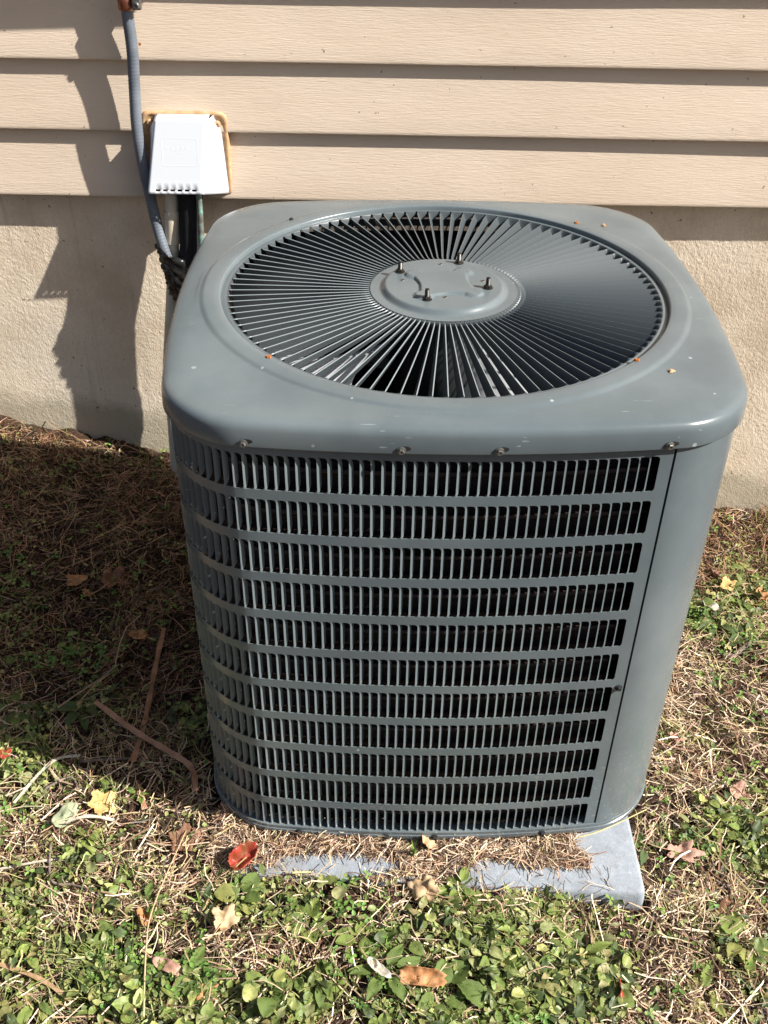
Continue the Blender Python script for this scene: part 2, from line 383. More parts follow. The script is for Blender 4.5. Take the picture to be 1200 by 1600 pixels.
fast_mesh('foundation_wall', np.stack([FX.ravel(), FY.ravel()-.66, FZ.ravel()], 1), grid_faces(len(fx), len(fz)), M_stucco, wall, True)
m = MB(); m.disc_lathe([(.0045, 0), (.004, .0012), (.002, .0018), (0.0005, .002)], n=10)
o = m.obj('nail_head', M_rust, wall); o.location = (-.514, WY(-.514)+.0045-.66, .921); o.rotation_euler = (math.radians(90), 0, 0)

# ------------------------------------------------------------------ equipment pad
pad = MB()
def pad_ring(inset, z):
    c = np.mean(PAD, axis=0); out = []; P = [np.array(p) for p in PAD]; n = 4
    for i in range(4):
        p = P[i]; a = P[i-1]; b = P[(i+1) % 4]; u = (a-p)/np.linalg.norm(a-p); w = (b-p)/np.linalg.norm(b-p)
        r = .012
        for t in np.linspace(0, 1, 6):
            q = p+u*r*(1-t)**2+w*r*t**2+(u+w)*inset
            out.append((q[0], q[1], z+.0005*math.sin(q[0]*40)))
    return out
pad.loops([pad_ring(-.002, -.075), pad_ring(-.001, -.030), pad_ring(0, -.017), pad_ring(.0012, -.0125), pad_ring(.0035, -.0098), pad_ring(.007, -.009)], cap1=True)
o = pad.obj('equipment_pad', M_conc, label='pale grey concrete pad under the metal unit, bare at its front right corner', cat='concrete pad'); autosmooth(o, 50)

# ------------------------------------------------------------------ condenser unit
def plan(off=0.0, n=24, m=10):
    a, b = A_-off, B_-off; pts = []
    for cx, cy, a0 in ((a-RC, b-RC, 0), (-a+RC, b-RC, 90), (-a+RC, -b+RC, 180), (a-RC, -b+RC, 270)):
        for t in np.linspace(0, 90, n):
            w = math.radians(a0+t); pts.append((cx+RC*math.cos(w), cy+RC*math.sin(w)))
    P = []
    for i in range(len(pts)):
        p0 = np.array(pts[i]); p1 = np.array(pts[(i+1) % len(pts)])
        k = m*3 if np.linalg.norm(p1-p0) > .05 else 1
        for t in range(k): P.append(p0+(p1-p0)*t/k)
    P = np.array(P); x, y = P.T
    return np.stack([x*(1-KB*(y/b)**2), y*(1-KB*(x/a)**2)], 1)
def by_angle(off, angs):
    P = plan(off, 60, 12); a = np.arctan2(P[:, 1], P[:, 0]); r = np.hypot(P[:, 0], P[:, 1]); i = np.argsort(a); a = a[i]; r = r[i]
    rr = np.interp(angs, np.r_[a-2*np.pi, a, a+2*np.pi], np.r_[r, r, r]); return rr
unit = thing('air_conditioner', 'grey green metal air conditioner with louvered sides and round fan grille on top', 'air conditioner', (0, 0, 0))
NA = 384; angs = np.linspace(-np.pi, np.pi, NA, endpoint=False); ca, sa = np.cos(angs), np.sin(angs)
def ring(r, z): return np.stack([r*ca, r*sa, np.full(NA, z) if np.isscalar(z) else z], 1)
LZ = .7155
Lp = []
Lp.append(ring(by_angle(.0055, angs), LZ+.001))
for off, z in ((.0010, LZ-.0008), (.0002, LZ), (0, LZ+.001), (.0002, LZ+.014), (.0006, LZ+.0210), (.0016, LZ+.0254), (.0034, LZ+.0288), (.0062, LZ+.0312), (.0102, LZ+.0328), (.017, LZ+.0343), (.026, LZ+.0358)):
    Lp.append(ring(by_angle(off, angs), z))
r0 = by_angle(.026, angs); RO = .3385
for t in (.25, .5, .75, 1.0):
    Lp.append(ring(r0*(1-t)+RO*t, LZ+.0358+.0018*t))
zt = LZ+.0376
for r, z in ((.3375, zt+.0001), (.3355, zt+.0008), (.3335, zt+.0018), (.3315, zt+.0026), (.3290, zt+.0030), (.318, zt+.0030), (.3105, zt+.0029), (.3088, zt+.0024), (.3080, zt+.0010), (.3078, zt-.006)):
    Lp.append(ring(r, z))
m = MB(); m.loops([list(map(tuple, l)) for l in Lp]); cap = m.obj('top_cover', M_paint, unit); autosmooth(cap, 55)
ZT = zt+.003; ZG = zt-.003             # cover top round the grille, grille plane

# fan guard -----------------------------------------------------------
guard = MB()
guard.loops([list(map(tuple, ring(.3125, ZG-.002))), list(map(tuple, ring(.3070, ZG-.0014))), list(map(tuple, ring(.3045, ZG))), list(map(tuple, ring(.2990, ZG)))])
guard = guard.obj('fan_guard', M_paint, unit); autosmooth(guard, 50)
NF = 100; RI, RO_ = .1010, .2995; TILT = math.radians(67)
def fin_mesh():
    rs = [RI-.001, RI+.001, RI+.0035, RI+.007, RI+.013]+list(np.linspace(.13, .272, 6))+[.284, .2910, .2922, .2936, .2950, .2964, .2977, .2988, RO_]
    L = []; th = .0007
    for r in rs:
        t_o = float(sm(.2915, .2990, r)); t_i = 1-float(sm(RI, RI+.012, r)); f = max(t_o, t_i)
        psi = TILT*(1-f)*1.0; w = 2*math.pi*r/NF*(.79+.08*f)
        # width direction u: from the top edge back along -tangent, turning down; pivot eased so that the flat end closes the ring
        u = (-math.cos(psi), -math.sin(psi)); nrm = (math.sin(psi), -math.cos(psi))
        e0 = .0011 if f < .5 else 0.0       # small rolled top edge
        p0 = (w*.5*0, 0.0)
        pts = []
        for a_, b_ in ((0, -th), (0, th), (w, th), (w, -th)):
            pts.append((p0[0]+u[0]*a_+nrm[0]*b_, p0[1]+u[1]*a_+nrm[1]*b_))
        L.append([(r, t, z) for t, z in pts])
    m = MB(); m.loops(L, True, True)
    me = bpy.data.meshes.new('fin'); me.from_pydata(m.v, [], m.f); me.materials.append(M_fin); me.materials.append(M_edge)
    for p in me.polygons:
        if p.index < 4*(len(rs)-1) and p.index % 4 == 0: p.material_index = 1
    return me
fm = fin_mesh()
for i in range(NF):
    link_mesh('fin', fm, guard, (0, 0, ZG-.0005), (0, 0, 2*math.pi*(i+.35)/NF))
# hub plate with raised centre
NH = 120; ha = np.linspace(0, 2*np.pi, NH, endpoint=False)
def hz(x, y):
    r = np.hypot(x, y); z = .0068*(1-sm(.0800, .0900, r))
    # embossed cushion with four round lobes
    a = math.radians(8); xr = x*math.cos(a)+y*math.sin(a); yr = -x*math.sin(a)+y*math.cos(a)
    d = np.maximum(np.abs(xr), np.abs(yr))-.0315+.008*np.exp(-((np.minimum(np.abs(xr), np.abs(yr)))/.012)**2)*0
    side = .0355-.0020*np.cos(np.clip(np.minimum(np.abs(xr), np.abs(yr))/.03*math.pi, 0, math.pi))
    d = np.maximum(np.abs(xr), np.abs(yr))-side
    for sx in (-1, 1):
        for sy in (-1, 1): d = np.minimum(d, np.hypot(xr-sx*.0350, yr-sy*.0350)-.0120)
    return z+.0034*(1-sm(-.0010, .0020, d))
rs = list(np.linspace(.1025, .092, 3))+list(np.linspace(.0905, .0780, 9))+list(np.linspace(.077, .014, 52))+[.007, .0015]
L = []
for r in rs:
    x = r*np.cos(ha); y = r*np.sin(ha); L.append(np.stack([x, y, hz(x, y)+ZG+.0008], 1))
m = MB(); m.loops([list(map(tuple, l)) for l in L], cap1=True)
# downturned teeth rim
o = m.obj('hub_plate', M_paint, guard); o.data.polygons.foreach_set('use_smooth', [True]*len(o.data.polygons))
def bolt_mesh():
    m = MB(); m.disc_lathe([(.0078, 0), (.0078, .0012), (.0062, .0013)], n=20)
    m.disc_lathe([(.0058, .0013), (.0058, .0050), (.0050, .0055), (.0038, .0056)], n=6)
    pr = [(.0034, .0056)]
    for k in range(8): pr += [(.0036, .0062+k*.0014), (.0031, .0069+k*.0014)]
    pr += [(.0030, .0182), (.0016, .0190), (.0002, .0190)]
    m.disc_lathe(pr, n=14)
    me = bpy.data.meshes.new('bolt'); me.from_pydata(m.v, [], m.f); me.materials.append(M_bolt); return me
M_bolt = mat('dark_threaded_steel', (.07, .065, .06), .42, .85)
bm_ = bolt_mesh()
for x, y in ((-.060, .040), (.026, .073), (.060, -.012), (-.026, -.050)): link_mesh('bolt', bm_, guard, (x, y, ZG+.0075), (0, 0, random.random()*3), (.92, .92, .84))
m = MB(); m.disc_lathe([(.0021, 0), (.0019, .0003), (.0002, .0003)], n=12); hm = bpy.data.meshes.new('rivet_hole'); hm.from_pydata(m.v, [], m.f); hm.materials.append(M_dark)
m = MB(); m.disc_lathe([(.0034, 0), (.0031, .0006), (.0022, .0007), (.0021, .0004)], n=14); hr = bpy.data.meshes.new('rivet_rim'); hr.from_pydata(m.v, [], m.f); hr.materials.append(M_zinc)
for x, y in ((-.001, .068), (-.057, .012), (.055, .011), (-.001, -.043)):
    h_ = link_mesh('rivet', hr, guard, (x, y, ZG+.0075)); link_mesh('rivet_hole', hm, guard, (x, y, ZG+.0076))

# screws on the cover -------------------------------------------------
def screw_mesh(name, mt):
    m = MB(); m.disc_lathe([(.0052, 0), (.0052, .0008), (.0040, .0013)], n=16); m.disc_lathe([(.0036, .0010), (.0036, .0042), (.0030, .0048), (.0012, .0046), (.0010, .0030), (.0002, .0030)], n=6)
    me = bpy.data.meshes.new(name); me.from_pydata(m.v, [], m.f); me.materials.append(mt); return me
sz_, sr_, sd_ = screw_mesh('screw', M_zinc), screw_mesh('rusty_screw', M_rust), screw_mesh('painted_screw', M_dark)
def blob(name, mt, r, seed, flat=.35):
    g = random.Random(seed); n = 11; m = MB()
    L = []
    for rr, z in ((1, 0), (.8, flat*.5), (.45, flat), (.1, flat*.9)):
        L.append([(r*rr*(1+.3*math.sin(j*2.1+seed)+g.uniform(-.15, .15))*math.cos(2*math.pi*j/n), r*rr*(1+.25*math.cos(j*1.7+seed))*math.sin(2*math.pi*j/n)*.8, r*z) for j in range(n)])
    m.loops(L, cap1=True); me = bpy.data.meshes.new(name); me.from_pydata(m.v, [], m.f); me.materials.append(mt); return me
for k, (x, y) in enumerate(((.224, .238), (-.227, -.214), (.224, -.216))):
    o = link_mesh('cover_screw', sr_, cap, (x, y, ZT-.0028), (0.05, .05, k)); o['label'] = 'rusty screw'
    link_mesh('rust_stain', blob('rust_stain', M_rust, .0072, k, .06), cap, (x+.001, y-.001, ZT-.0028), (0, 0, k*2.))
link_mesh('cover_screw', sd_, cap, (-.226, .242, ZT-.0028), (0, 0, .4))
# wall-side normals on the front: position by plan curve
class Peri:
    def __init__(s, off):
        P = plan(off, 40, 20); i = np.argmin(np.hypot(P[:, 0]-.25, P[:, 1]+.34)); P = np.roll(P, -i, 0)[::-1]; P = np.roll(P, 1, 0)
        s.P = np.vstack([P, P[:1]]); d = np.hypot(*np.diff(s.P, axis=0).T); s.s = np.r_[0, np.cumsum(d)]; s.L = s.s[-1]
    def at(s, q, dep=0.0):
        q = np.asarray(q, float) % s.L; x = np.interp(q, s.s, s.P[:, 0]); y = np.interp(q, s.s, s.P[:, 1])
        e = .004; x1 = np.interp((q+e) % s.L, s.s, s.P[:, 0]); y1 = np.interp((q+e) % s.L, s.s, s.P[:, 1]); x0 = np.interp((q-e) % s.L, s.s, s.P[:, 0]); y0 = np.interp((q-e) % s.L, s.s, s.P[:, 1])
        tx, ty = x1-x0, y1-y0; l = np.hypot(tx, ty); tx /= l; ty /= l
        nx, ny = -ty, tx              # outward if going clockwise (front: moving to -x, outward -y)
        return x-nx*dep, y-ny*dep, nx, ny
    def find(s, x, y): return s.s[np.argmin(np.hypot(s.P[:-1, 0]-x, s.P[:-1, 1]-y))]
PB = Peri(.0062); PC = Peri(0.0)
def on_face(per, x, y, z, out=0.0):
    px, py, nx, ny = per.at(per.find(x, y)); return (px+nx*out, py+ny*out, z), (math.pi/2, 0, math.atan2(nx, -ny)*1.0)
def slot_mesh():
    m = MB(); n = 10
    P = [(.0062*(1 if j < n/2 or j == n else 1)*math.cos(2*math.pi*j/n)*1.15, .0033*math.sin(2*math.pi*j/n)) for j in range(n)]
    m.loops([[(x, y, 0) for x, y in P], [(x*.8, y*.8, .00015) for x, y in P]], cap1=True)
    me = bpy.data.meshes.new('slot'); me.from_pydata(m.v, [], m.f); me.materials.append(M_dark); return me
sl = slot_mesh()
for x in (-.246, -.068, .038, .240):
    loc, rot = on_face(PC, x, -.345, LZ+.0065, .0004)
    link_mesh('screw_slot', sl, cap, (loc[0]+.004, loc[1], loc[2]+.001), rot)
    o = link_mesh('cover_screw', sz_, cap, (loc[0], loc[1]-.0006, loc[2]-.001), rot)

# louvered panel ------------------------------------------------------
pitch, w_s = .01245, .0111
s_seam = PB.find(.2465, -.345); s0 = PB.find(.2315, -.345)-0.0
s_end = PB.find(.345, -.22)            # other edge of the plain corner panel (right side)
if s_end < s0: s_end += PB.L
ncol = int((s_end-.012-s0)/pitch)
rows = [(.7020-.0633*k-.0496, .7020-.0633*k) for k in range(11)]
edges = [.0185]; 
for zb_, zt_ in rows[::-1]: edges += [zb_, zt_]
edges += [.714]
SS = [s_seam+.0012]
for i in range(ncol): SS += [s0+i*pitch, s0+i*pitch+w_s]
SS += [s_end-.001]
SS = np.array(SS); m = MB()
def P3(s, z, dep=0.0):
    x, y, _, _ = PB.at(s, dep); return (float(x), float(y), z)
for b in range(0, len(edges), 2):       # the solid bands
    za, zb_ = edges[b], edges[b+1]
    m.loops([[P3(s, za) for s in SS], [P3(s, zb_) for s in SS]][::-1], closed=False)
fil = .0046
for za, zb_ in rows:
    # margins and bars
    bars = [(SS[0], SS[1]), (SS[-2], SS[-1])]
    for a, c in bars: m.add([P3(a, za), P3(c, za), P3(c, zb_), P3(a, zb_)], [(0, 3, 2, 1)])
    for i in range(ncol):
        a = s0+i*pitch; c = a+w_s
        for zc, sg in ((zb_, -1), (za, 1)):
            arc = [(a+fil*(1-math.cos(t)), zc+sg*fil*(1-math.sin(t))) for t in np.linspace(0, math.pi/2, 4)]
            V = [P3(a, zc)]+[P3(u, z) for u, z in arc]
            m.add(V, [(0, k+2, k+1) if sg < 0 else (0, k+1, k+2) for k in range(3)])
        # blade pressed in from the slot's left edge
        zs = [za, za+.003, za+.010, (za+zb_)/2, zb_-.010, zb_-.003, zb_]; dp = [.0008, .0038, .0050, .0052, .0050, .0038, .0008]
        ff = [.0, .55, 1, 1, 1, .55, .0]; bw = pitch-w_s
        L0 = [P3(c+bw, z) for z in zs]; L1 = [P3(c+bw*.5*(1-f)*0+bw*.45, z, .0007*f) for z, f in zip(zs, ff)]; L2 = [P3(c-.0004*f, z, .0018*f) for z, f in zip(zs, ff)]; L3 = [P3(c-.0004-.0030*f, z, .0008+.0052*f) for z, f in zip(zs, ff)]
        m.loops([L0, L1, L2, L3], closed=False)
        # turned lip at the foot of the slot
        m.add([P3(a+fil*.6, za), P3(c, za), P3(c-.0006, za-.0004, .0020), P3(a+fil*.6, za-.0004, .0020)], [(0, 1, 2, 3)])
lou = m.obj('louvered_panel', M_panel, unit); autosmooth(lou, 28)
# plain corner panel
s_lo = s_end+.001-PB.L; ss = np.linspace(s_lo, s_seam-.0012, 60)
m = MB(); zz = [.0190, .0195, .2, .45, .7, .7140]
def P4(s, z, out=.0012):
    x, y, nx, ny = PB.at(s); return (float(x+nx*out), float(y+ny*out), z)
m.loops([[P4(s, z) for s in ss] for z in zz][::-1], closed=False)
m.loops([[P4(ss[-1], z) for z in zz], [P4(ss[-1]+.0001, z, -.010) for z in zz]], closed=False)
o = m.obj('corner_panel', M_panel, unit); autosmooth(o, 40)
m = MB(); m.add([P3(s_seam+.0012, .0185, -.0), P3(s_seam+.0012, .714), P3(s_seam+.001, .714, .010), P3(s_seam+.001, .0185, .010)], [(0, 1, 2, 3)])
m.add([P4(s_seam+.004, .02, -.012), P4(s_seam-.004, .02, -.012), P4(s_seam-.004, .714, -.012), P4(s_seam+.004, .714, -.012)], [(0, 1, 2, 3)]); m.obj('seam_channel', M_dark, unit)
x, y, nx, ny = PB.at(s_seam+.006)
loc, rot = on_face(PB, .240, -.345, .320, .0006); link_mesh('panel_screw', sd_, unit, loc, rot)
# base pan
m = MB(); n_ = 240; qs = np.linspace(0, PB.L, n_, endpoint=False)
def PR(out, z): return [P4(s, z, out) for s in qs]
m.loops([PR(-.012, .0200), PR(-.0012, .0198), PR(.0018, .0196), PR(.0024, .0188), PR(.0022, .0128), PR(.0034, .0120), PR(.0036, .0045), PR(.0028, .0030), PR(-.004, .0030), PR(-.03, .0028)][::1], cap1=True)
base = m.obj('base_pan', M_panel, unit); autosmooth(base, 35)
for x in (-.205, -.073, .0, .165): loc, rot = on_face(PB, x, -.345, .0105, .0034); link_mesh('base_screw', sd_, base, loc, rot)
for x, y in ((-.27, -.28), (.26, -.28), (-.27, .28), (.26, .28)):
    m = MB(); m.box(x-.03, x+.03, y-.03, y+.03, -.0092, .0028); m.obj('foot', M_dark, base)
# coil, tubes, fan, motor
PCo = Peri(.034); qs2 = np.linspace(0, PCo.L, 200, endpoint=False)
def PK(per, qs, z, d=0.0): x, y, _, _ = per.at(qs, d); return [(float(a), float(b), z) for a, b in zip(x, y)]
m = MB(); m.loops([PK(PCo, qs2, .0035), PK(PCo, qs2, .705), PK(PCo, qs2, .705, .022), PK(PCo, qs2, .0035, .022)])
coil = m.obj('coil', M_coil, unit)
PT = Peri(.0300); pts = PK(PT, np.linspace(0, PT.L, 110, endpoint=False), 0)
m = MB(); L = []
for i, p in enumerate(pts):
    x, y, nx, ny = PT.at(PT.L*i/110.)
    L.append([(p[0]+nx*.0034*math.cos(a), p[1]+ny*.0034*math.cos(a), .0034*math.sin(a)) for a in np.linspace(0, 2*math.pi, 6, endpoint=False)])
L.append(L[0]); m.loops(L); tm = bpy.data.meshes.new('coil_tube'); tm.from_pydata(m.v, [], m.f); tm.materials.append(M_tube)
for k in range(21): link_mesh('coil_tube', tm, coil, (0, 0, .035+k*.0317))
m = MB(); m.disc_lathe([(.003, .60), (.070, .60), (.074, .605), (.074, .735), (.070, .738), (.002, .738)], n=40); mo = m.obj('fan_motor', M_inner, unit); autosmooth(mo, 40)
fan = bpy.data.objects.new('fan', None); COL.objects.link(fan); fan.parent = unit; fan.location = (0, 0, .625)
m = MB(); m.disc_lathe([(.002, -.02), (.062, -.02), (.064, -.016), (.064, .0), (.002, .002)], n=32); m.obj('fan_hub', M_inner, fan)
def blade_mesh():
    m = MB(); L = []
    for k in range(9):
        t = k/8; r = .062+t*.215; wd = math.radians(40+12*t); row = []
        for j in range(9):
            u = j/8-.5; a = u*2*wd*(.62+.5*t*(1-.3*t))*.8; zz_ = u*.085*(1-.35*t)+.010*math.cos(u*math.pi)
            row.append((r*math.cos(a+.25*t), r*math.sin(a+.25*t), zz_))
        L.append(row)
    m.loops(L, closed=False); me = bpy.data.meshes.new('fan_blade'); me.from_pydata(m.v, [], m.f); me.materials.append(M_alu)
    me.polygons.foreach_set('use_smooth', [True]*len(me.polygons)); return me
bm2 = blade_mesh()
for k in range(3): link_mesh('fan_blade', bm2, fan, (0, 0, .03), (0, 0, math.radians(188+120*k)))

# ------------------------------------------------------------------ pipes, cover box, conduit, disconnect
def b_lines(nt, b):
    a = N(nt, 'ShaderNodeTexCoord')
M_cond = mat('grey_flex_conduit', (.27, .30, .34), .45, 0, .4, lambda nt, b: nt.links.new(ramp(nt, noise(nt, coords(nt), 30, 4), [(.3, (.11, .125, .15)), (.7, (.165, .185, .215))]), b.inputs['Base Color']))
M_black = mat('black_foam', (.022, .022, .023), .95, 0, .2, lambda nt, b: bump(nt, b, noise(nt, coords(nt), 500, 3), .9, .001))
M_tape = mat('black_tape', (.018, .018, .018), .28, 0, .6)
M_pvc = mat('cream_pipe', (.58, .50, .38), .45, 0, .4, lambda nt, b: nt.links.new(ramp(nt, noise(nt, coords(nt), 18, 5), [(.3, (.60, .52, .39)), (.7, (.74, .67, .54))]), b.inputs['Base Color']))
M_white = mat('white_plastic', (.60, .625, .66), .32, 0, .5)
M_caulk = mat('yellowed_caulk', (.5, .33, .18), .6, 0, .3, lambda nt, b: nt.links.new(ramp(nt, noise(nt, coords(nt), 60, 5, .7), [(.3, (.36, .19, .09)), (.55, (.52, .33, .18)), (.8, (.62, .46, .31))]), b.inputs['Base Color']))
def b_verd(nt, b):
    v = coords(nt); c = ramp(nt, noise(nt, v, 60, 5, .7), [(.35, (.10, .085, .075)), (.5, (.16, .20, .17)), (.62, (.20, .42, .34))]); nt.links.new(c, b.inputs['Base Color'])
M_verd = mat('green_tarnished_copper', (.2, .3, .25), .6, .3, .4, b_verd)
M_cop = mat('red_copper_clamp', (.33, .13, .08), .35, .8)
M_gbox = mat('grey_enamel', (.33, .34, .34), .4)

# conduit: ribbed flexible tube
cp = spline([(-.500, .617, 1.25), (-.520, .628, 1.09), (-.525, .628, .995), (-.524, .627, .92), (-.528, .625, .855), (-.532, .622, .785), (-.529, .619, .72), (-.522, .617, .655), (-.514, .610, .60), (-.500, .596, .545), (-.486, .593, .500), (-.474, .598, .43), (-.460, .598, .33), (-.445, .575, .20), (-.42, .48, .15), (-.38, .37, .13)], 26)
rad = []; acc = 0
for i in range(len(cp)):
    acc += (cp[i]-cp[i-1]).length if i else 0
    rad.append(.0105+.0005*math.sin(acc*2*math.pi/.0062))
m = MB(); m.tube(cp, rad, 14); cond = m.obj('electrical_conduit', M_cond, None, True, label='thin ribbed grey conduit hose hanging down the siding left of the white cover', cat='conduit')
# copper coloured clamp around it, and silver screw lug
m = MB(); m.tube([(-.5255, .628, 1.008), (-.5255, .628, 1.006), (-.5255, .628, .984), (-.5255, .628, .982)], [.0125, .0142, .0142, .0125], 18); cl = m.obj('clamp', M_cop, cond, True)
m = MB(); m.box(-.513, -.497, .612, .624, .984, 1.006, .003); m.obj('clamp_lug', M_zinc, cond)
m = MB(); m.disc_lathe([(.0062, 0), (.0062, .004), (.0045, .0055), (.0028, .0055), (.0026, .003), (.0002, .003)], n=14); o = m.obj('clamp_screw', M_zinc, cond); o.location = (-.504, .612, .992); o.rotation_euler = (math.pi/2, 0, -.2)

# disconnect box above the frame, feeding the conduit
dis = thing('disconnect_box', 'grey electrical disconnect box on the siding at the top of the ribbed conduit', 'electrical box', (-.46, .64, 1.19))
m = MB(); m.box(-.64, -.215, .545, .641, 1.245, 1.47, .006); o = m.obj('enclosure', M_gbox, dis); o.location = (.46, -.64, -1.19); autosmooth(o, 40)
m = MB(); m.box(-.645, -.21, .538, .5445, 1.240, 1.475, .003); o = m.obj('cover', M_gbox, dis); o.location = (.46, -.64, -1.19)
for x in ():
    m = MB(); m.tube([(x, .590, 1.165), (x, .590, 1.19)], .014, 10); o = m.obj('knockout_fitting', M_zinc, dis); o.location = (.46, -.64, -1.19)
m = MB(); m.tube([(-.502, .617, 1.205), (-.50, .617, 1.25)], .0145, 14); o = m.obj('conduit_fitting', M_zinc, dis); o.location = (.46, -.64, -1.19)

# white cover box over the pipe entry
box = thing('pipe_cover', 'white plastic pipe cover hood with six bottom slots on a tan caulked plate', 'cover box', (-.45, .647, .65))
def bl(V): return to_local(V, box)
yb = WY(-.45)+.002
m = MB()     # caulked back plate, lumpy
L = []
g = random.Random(4)
outl = []
x0, x1, z0, z1, rc = -.527, -.368, .652, .806, .014
for cx, cz, a0 in ((x1-rc, z1-rc, 0), (x0+rc, z1-rc, 90), (x0+rc*.4, z0+rc*.4, 180), (x1-rc*.4, z0+rc*.4, 270)):
    for t in range(6):
        a = math.radians(a0+90*t/5); k = rc if a0 < 180 else rc*.4
        outl.append((cx+k*math.cos(a), cz+k*math.sin(a)))
dens = []
for i in range(len(outl)):
    p, q = outl[i], outl[(i+1) % len(outl)]; n = max(1, int(math.dist(p, q)/.006))
    dens += [(p[0]+(q[0]-p[0])*t/n, p[1]+(q[1]-p[1])*t/n) for t in range(n)]
cx, cz = (x0+x1)/2, (z0+z1)/2
for sc_, d in ((1.03, .0125), (1.005, -.002), (.97, -.0045), (.93, -.0035), (.86, -.001), (.3, -.001)):
    L.append([(cx+(x-cx)*sc_+g.uniform(-.0006, .0006), yb+d+g.uniform(-.0006, .0006), cz+(z-cz)*sc_+g.uniform(-.0006, .0006)) for x, z in dens])
m.loops([bl(l) for l in L], cap1=True); o = m.obj('back_plate', M_caulk, box, True)
# hood: front face lofted from a shallow top to a deep foot, built as a thin shell with slots
F = {}
yt, ym, yf = .617, .590, .578
xl_t, xr_t, xl_b, xr_b = -.497, -.399, -.5165, -.411
def hood_front(u, v):       # u 0..1 left-right, v 0 top .. 1 foot
    zt_ = .800; zb2 = .6750
    xl = xl_t+(xl_b-xl_t)*min(1, v*1.05); xr = xr_t+(xr_b-xr_t)*v
    y = yt+(ym-.004-yt)*min(1, v/.82) if v < .82 else (ym-.004)+(yf-(ym-.004))*((v-.82)/.18)
    return (xl+(xr-xl)*u, y, zt_+(zb2-zt_)*v)
us = [0, .04, .10]; k0 = .13
for k in range(6): us += [k0+k*.128, k0+k*.128+.082]
us += [.90, 1.0]
us = sorted(us); vs = [0, .03, .2, .4, .6, .78, .84, .935, .962, 1.0]
m = MB(); idx = {}
for i, u in enumerate(us):
    for j, v in enumerate(vs): idx[i, j] = len(m.v); m.v.append(bl([hood_front(u, v)])[0])
slots = {us.index(k0+k*.128) for k in range(6)}
for i in range(len(us)-1):
    for j in range(len(vs)-1):
        if i in slots and j == 7: continue
        m.f.append((idx[i, j], idx[i, j+1], idx[i+1, j+1], idx[i+1, j]))
def strip(P, Q): m.loops([bl(P), bl(Q)], closed=False)
wl, wr = -.522, -.3735
left = [hood_front(0, v) for v in vs]; right = [hood_front(1, v) for v in vs]
lw = [((xl_t-.002 if v < .12 else xl_t-.014+(wl-xl_t+.014)*v), yb-.001, .802-.125*v) for v in vs]; rw = [((xr_t+.007 if v < .12 else xr_t+.0175+(wr-xr_t-.0175)*min(1, (v-.12)*1.3)), yb-.001, .802-.148*v) for v in vs]
strip(left, lw); strip(right, rw)
top = [hood_front(u, 0) for u in us]; strip(top, [(x, yb-.001, .803) for x, y, z in top])
hood = m.obj('hood', M_white, box)
md = hood.modifiers.new('thick', 'SOLIDIFY'); md.thickness = .0018; md.offset = 0
autosmooth(hood, 30)
# embossed label panel, a faint raised frame with worn-out lettering
def femb(x, z, out=.0004):
    v = (.800-z)/.125; q = hood_front(.5, min(max(v, 0), 1)); return (x, q[1]-.0009-out, z)
m = MB(); fr = []
ex0, ex1, ez0, ez1, r_ = -.487, -.421, .7235, .7695, .005
for cx2, cz2, a0 in ((ex1-r_, ez1-r_, 0), (ex0+r_, ez1-r_, 90), (ex0+r_, ez0+r_, 180), (ex1-r_, ez0+r_, 270)):
    for t in range(5): a = math.radians(a0+90*t/4); fr.append((cx2+r_*math.cos(a), cz2+r_*math.sin(a), math.cos(a), math.sin(a)))
m.loops([bl([femb(x+nx*d, z+nz*d, o_) for x, z, nx, nz in fr]) for d, o_ in ((.0008, 0), (.0003, .0002), (-.0003, .0002), (-.0008, 0))])
m.obj('embossed_frame', M_white, hood).location = (0, 0, 0)
m = MB()
def stroke(xa, za, xb, zb3, w=.0007):
    dx, dz = xb-xa, zb3-za; l = math.hypot(dx, dz); nx, nz = -dz/l*w, dx/l*w
    m.loops([bl([femb(xa+nx, za+nz, 0), femb(xb+nx, zb3+nz, 0)]), bl([femb(xa, za, .0003), femb(xb, zb3, .0003)]), bl([femb(xa-nx, za-nz, 0), femb(xb-nx, zb3-nz, 0)])], closed=False)
g = random.Random(9)
for k in range(9):
    x = -.480+k*.0047; h = .0052+(.002 if k in (0, 3) else 0)
    stroke(x, .7505, x+.0004, .7505+h); stroke(x, .7505+h*(.5 if k % 2 else .95), x+.0028, .7505+h*(.6 if k % 3 else .1)); 
    if k % 2 == 0: stroke(x+.0028, .7505, x+.0028, .7505+h*.8)
for k in range(12): stroke(-.471+k*.0026, .7455, -.4704+k*.0026, .7472, .0004)
for k in range(19): stroke(-.481+k*.0027, .7360, -.4804+k*.0027, .7378, .0004)
m.obj('embossed_lettering', M_white, hood)
for (x, z) in ((-.512, .788), (-.386, .786)):
    m = MB(); m.disc_lathe([(.0062, 0), (.0060, .003), (.0042, .0055), (.0012, .006), (.0011, .004), (.0002, .004)], n=14); o = m.obj('fixing_screw', M_caulk, box, True)
    o.location = (x+.45, yb-.004-.647, z-.65); o.rotation_euler = (math.pi/2, 0, 0)

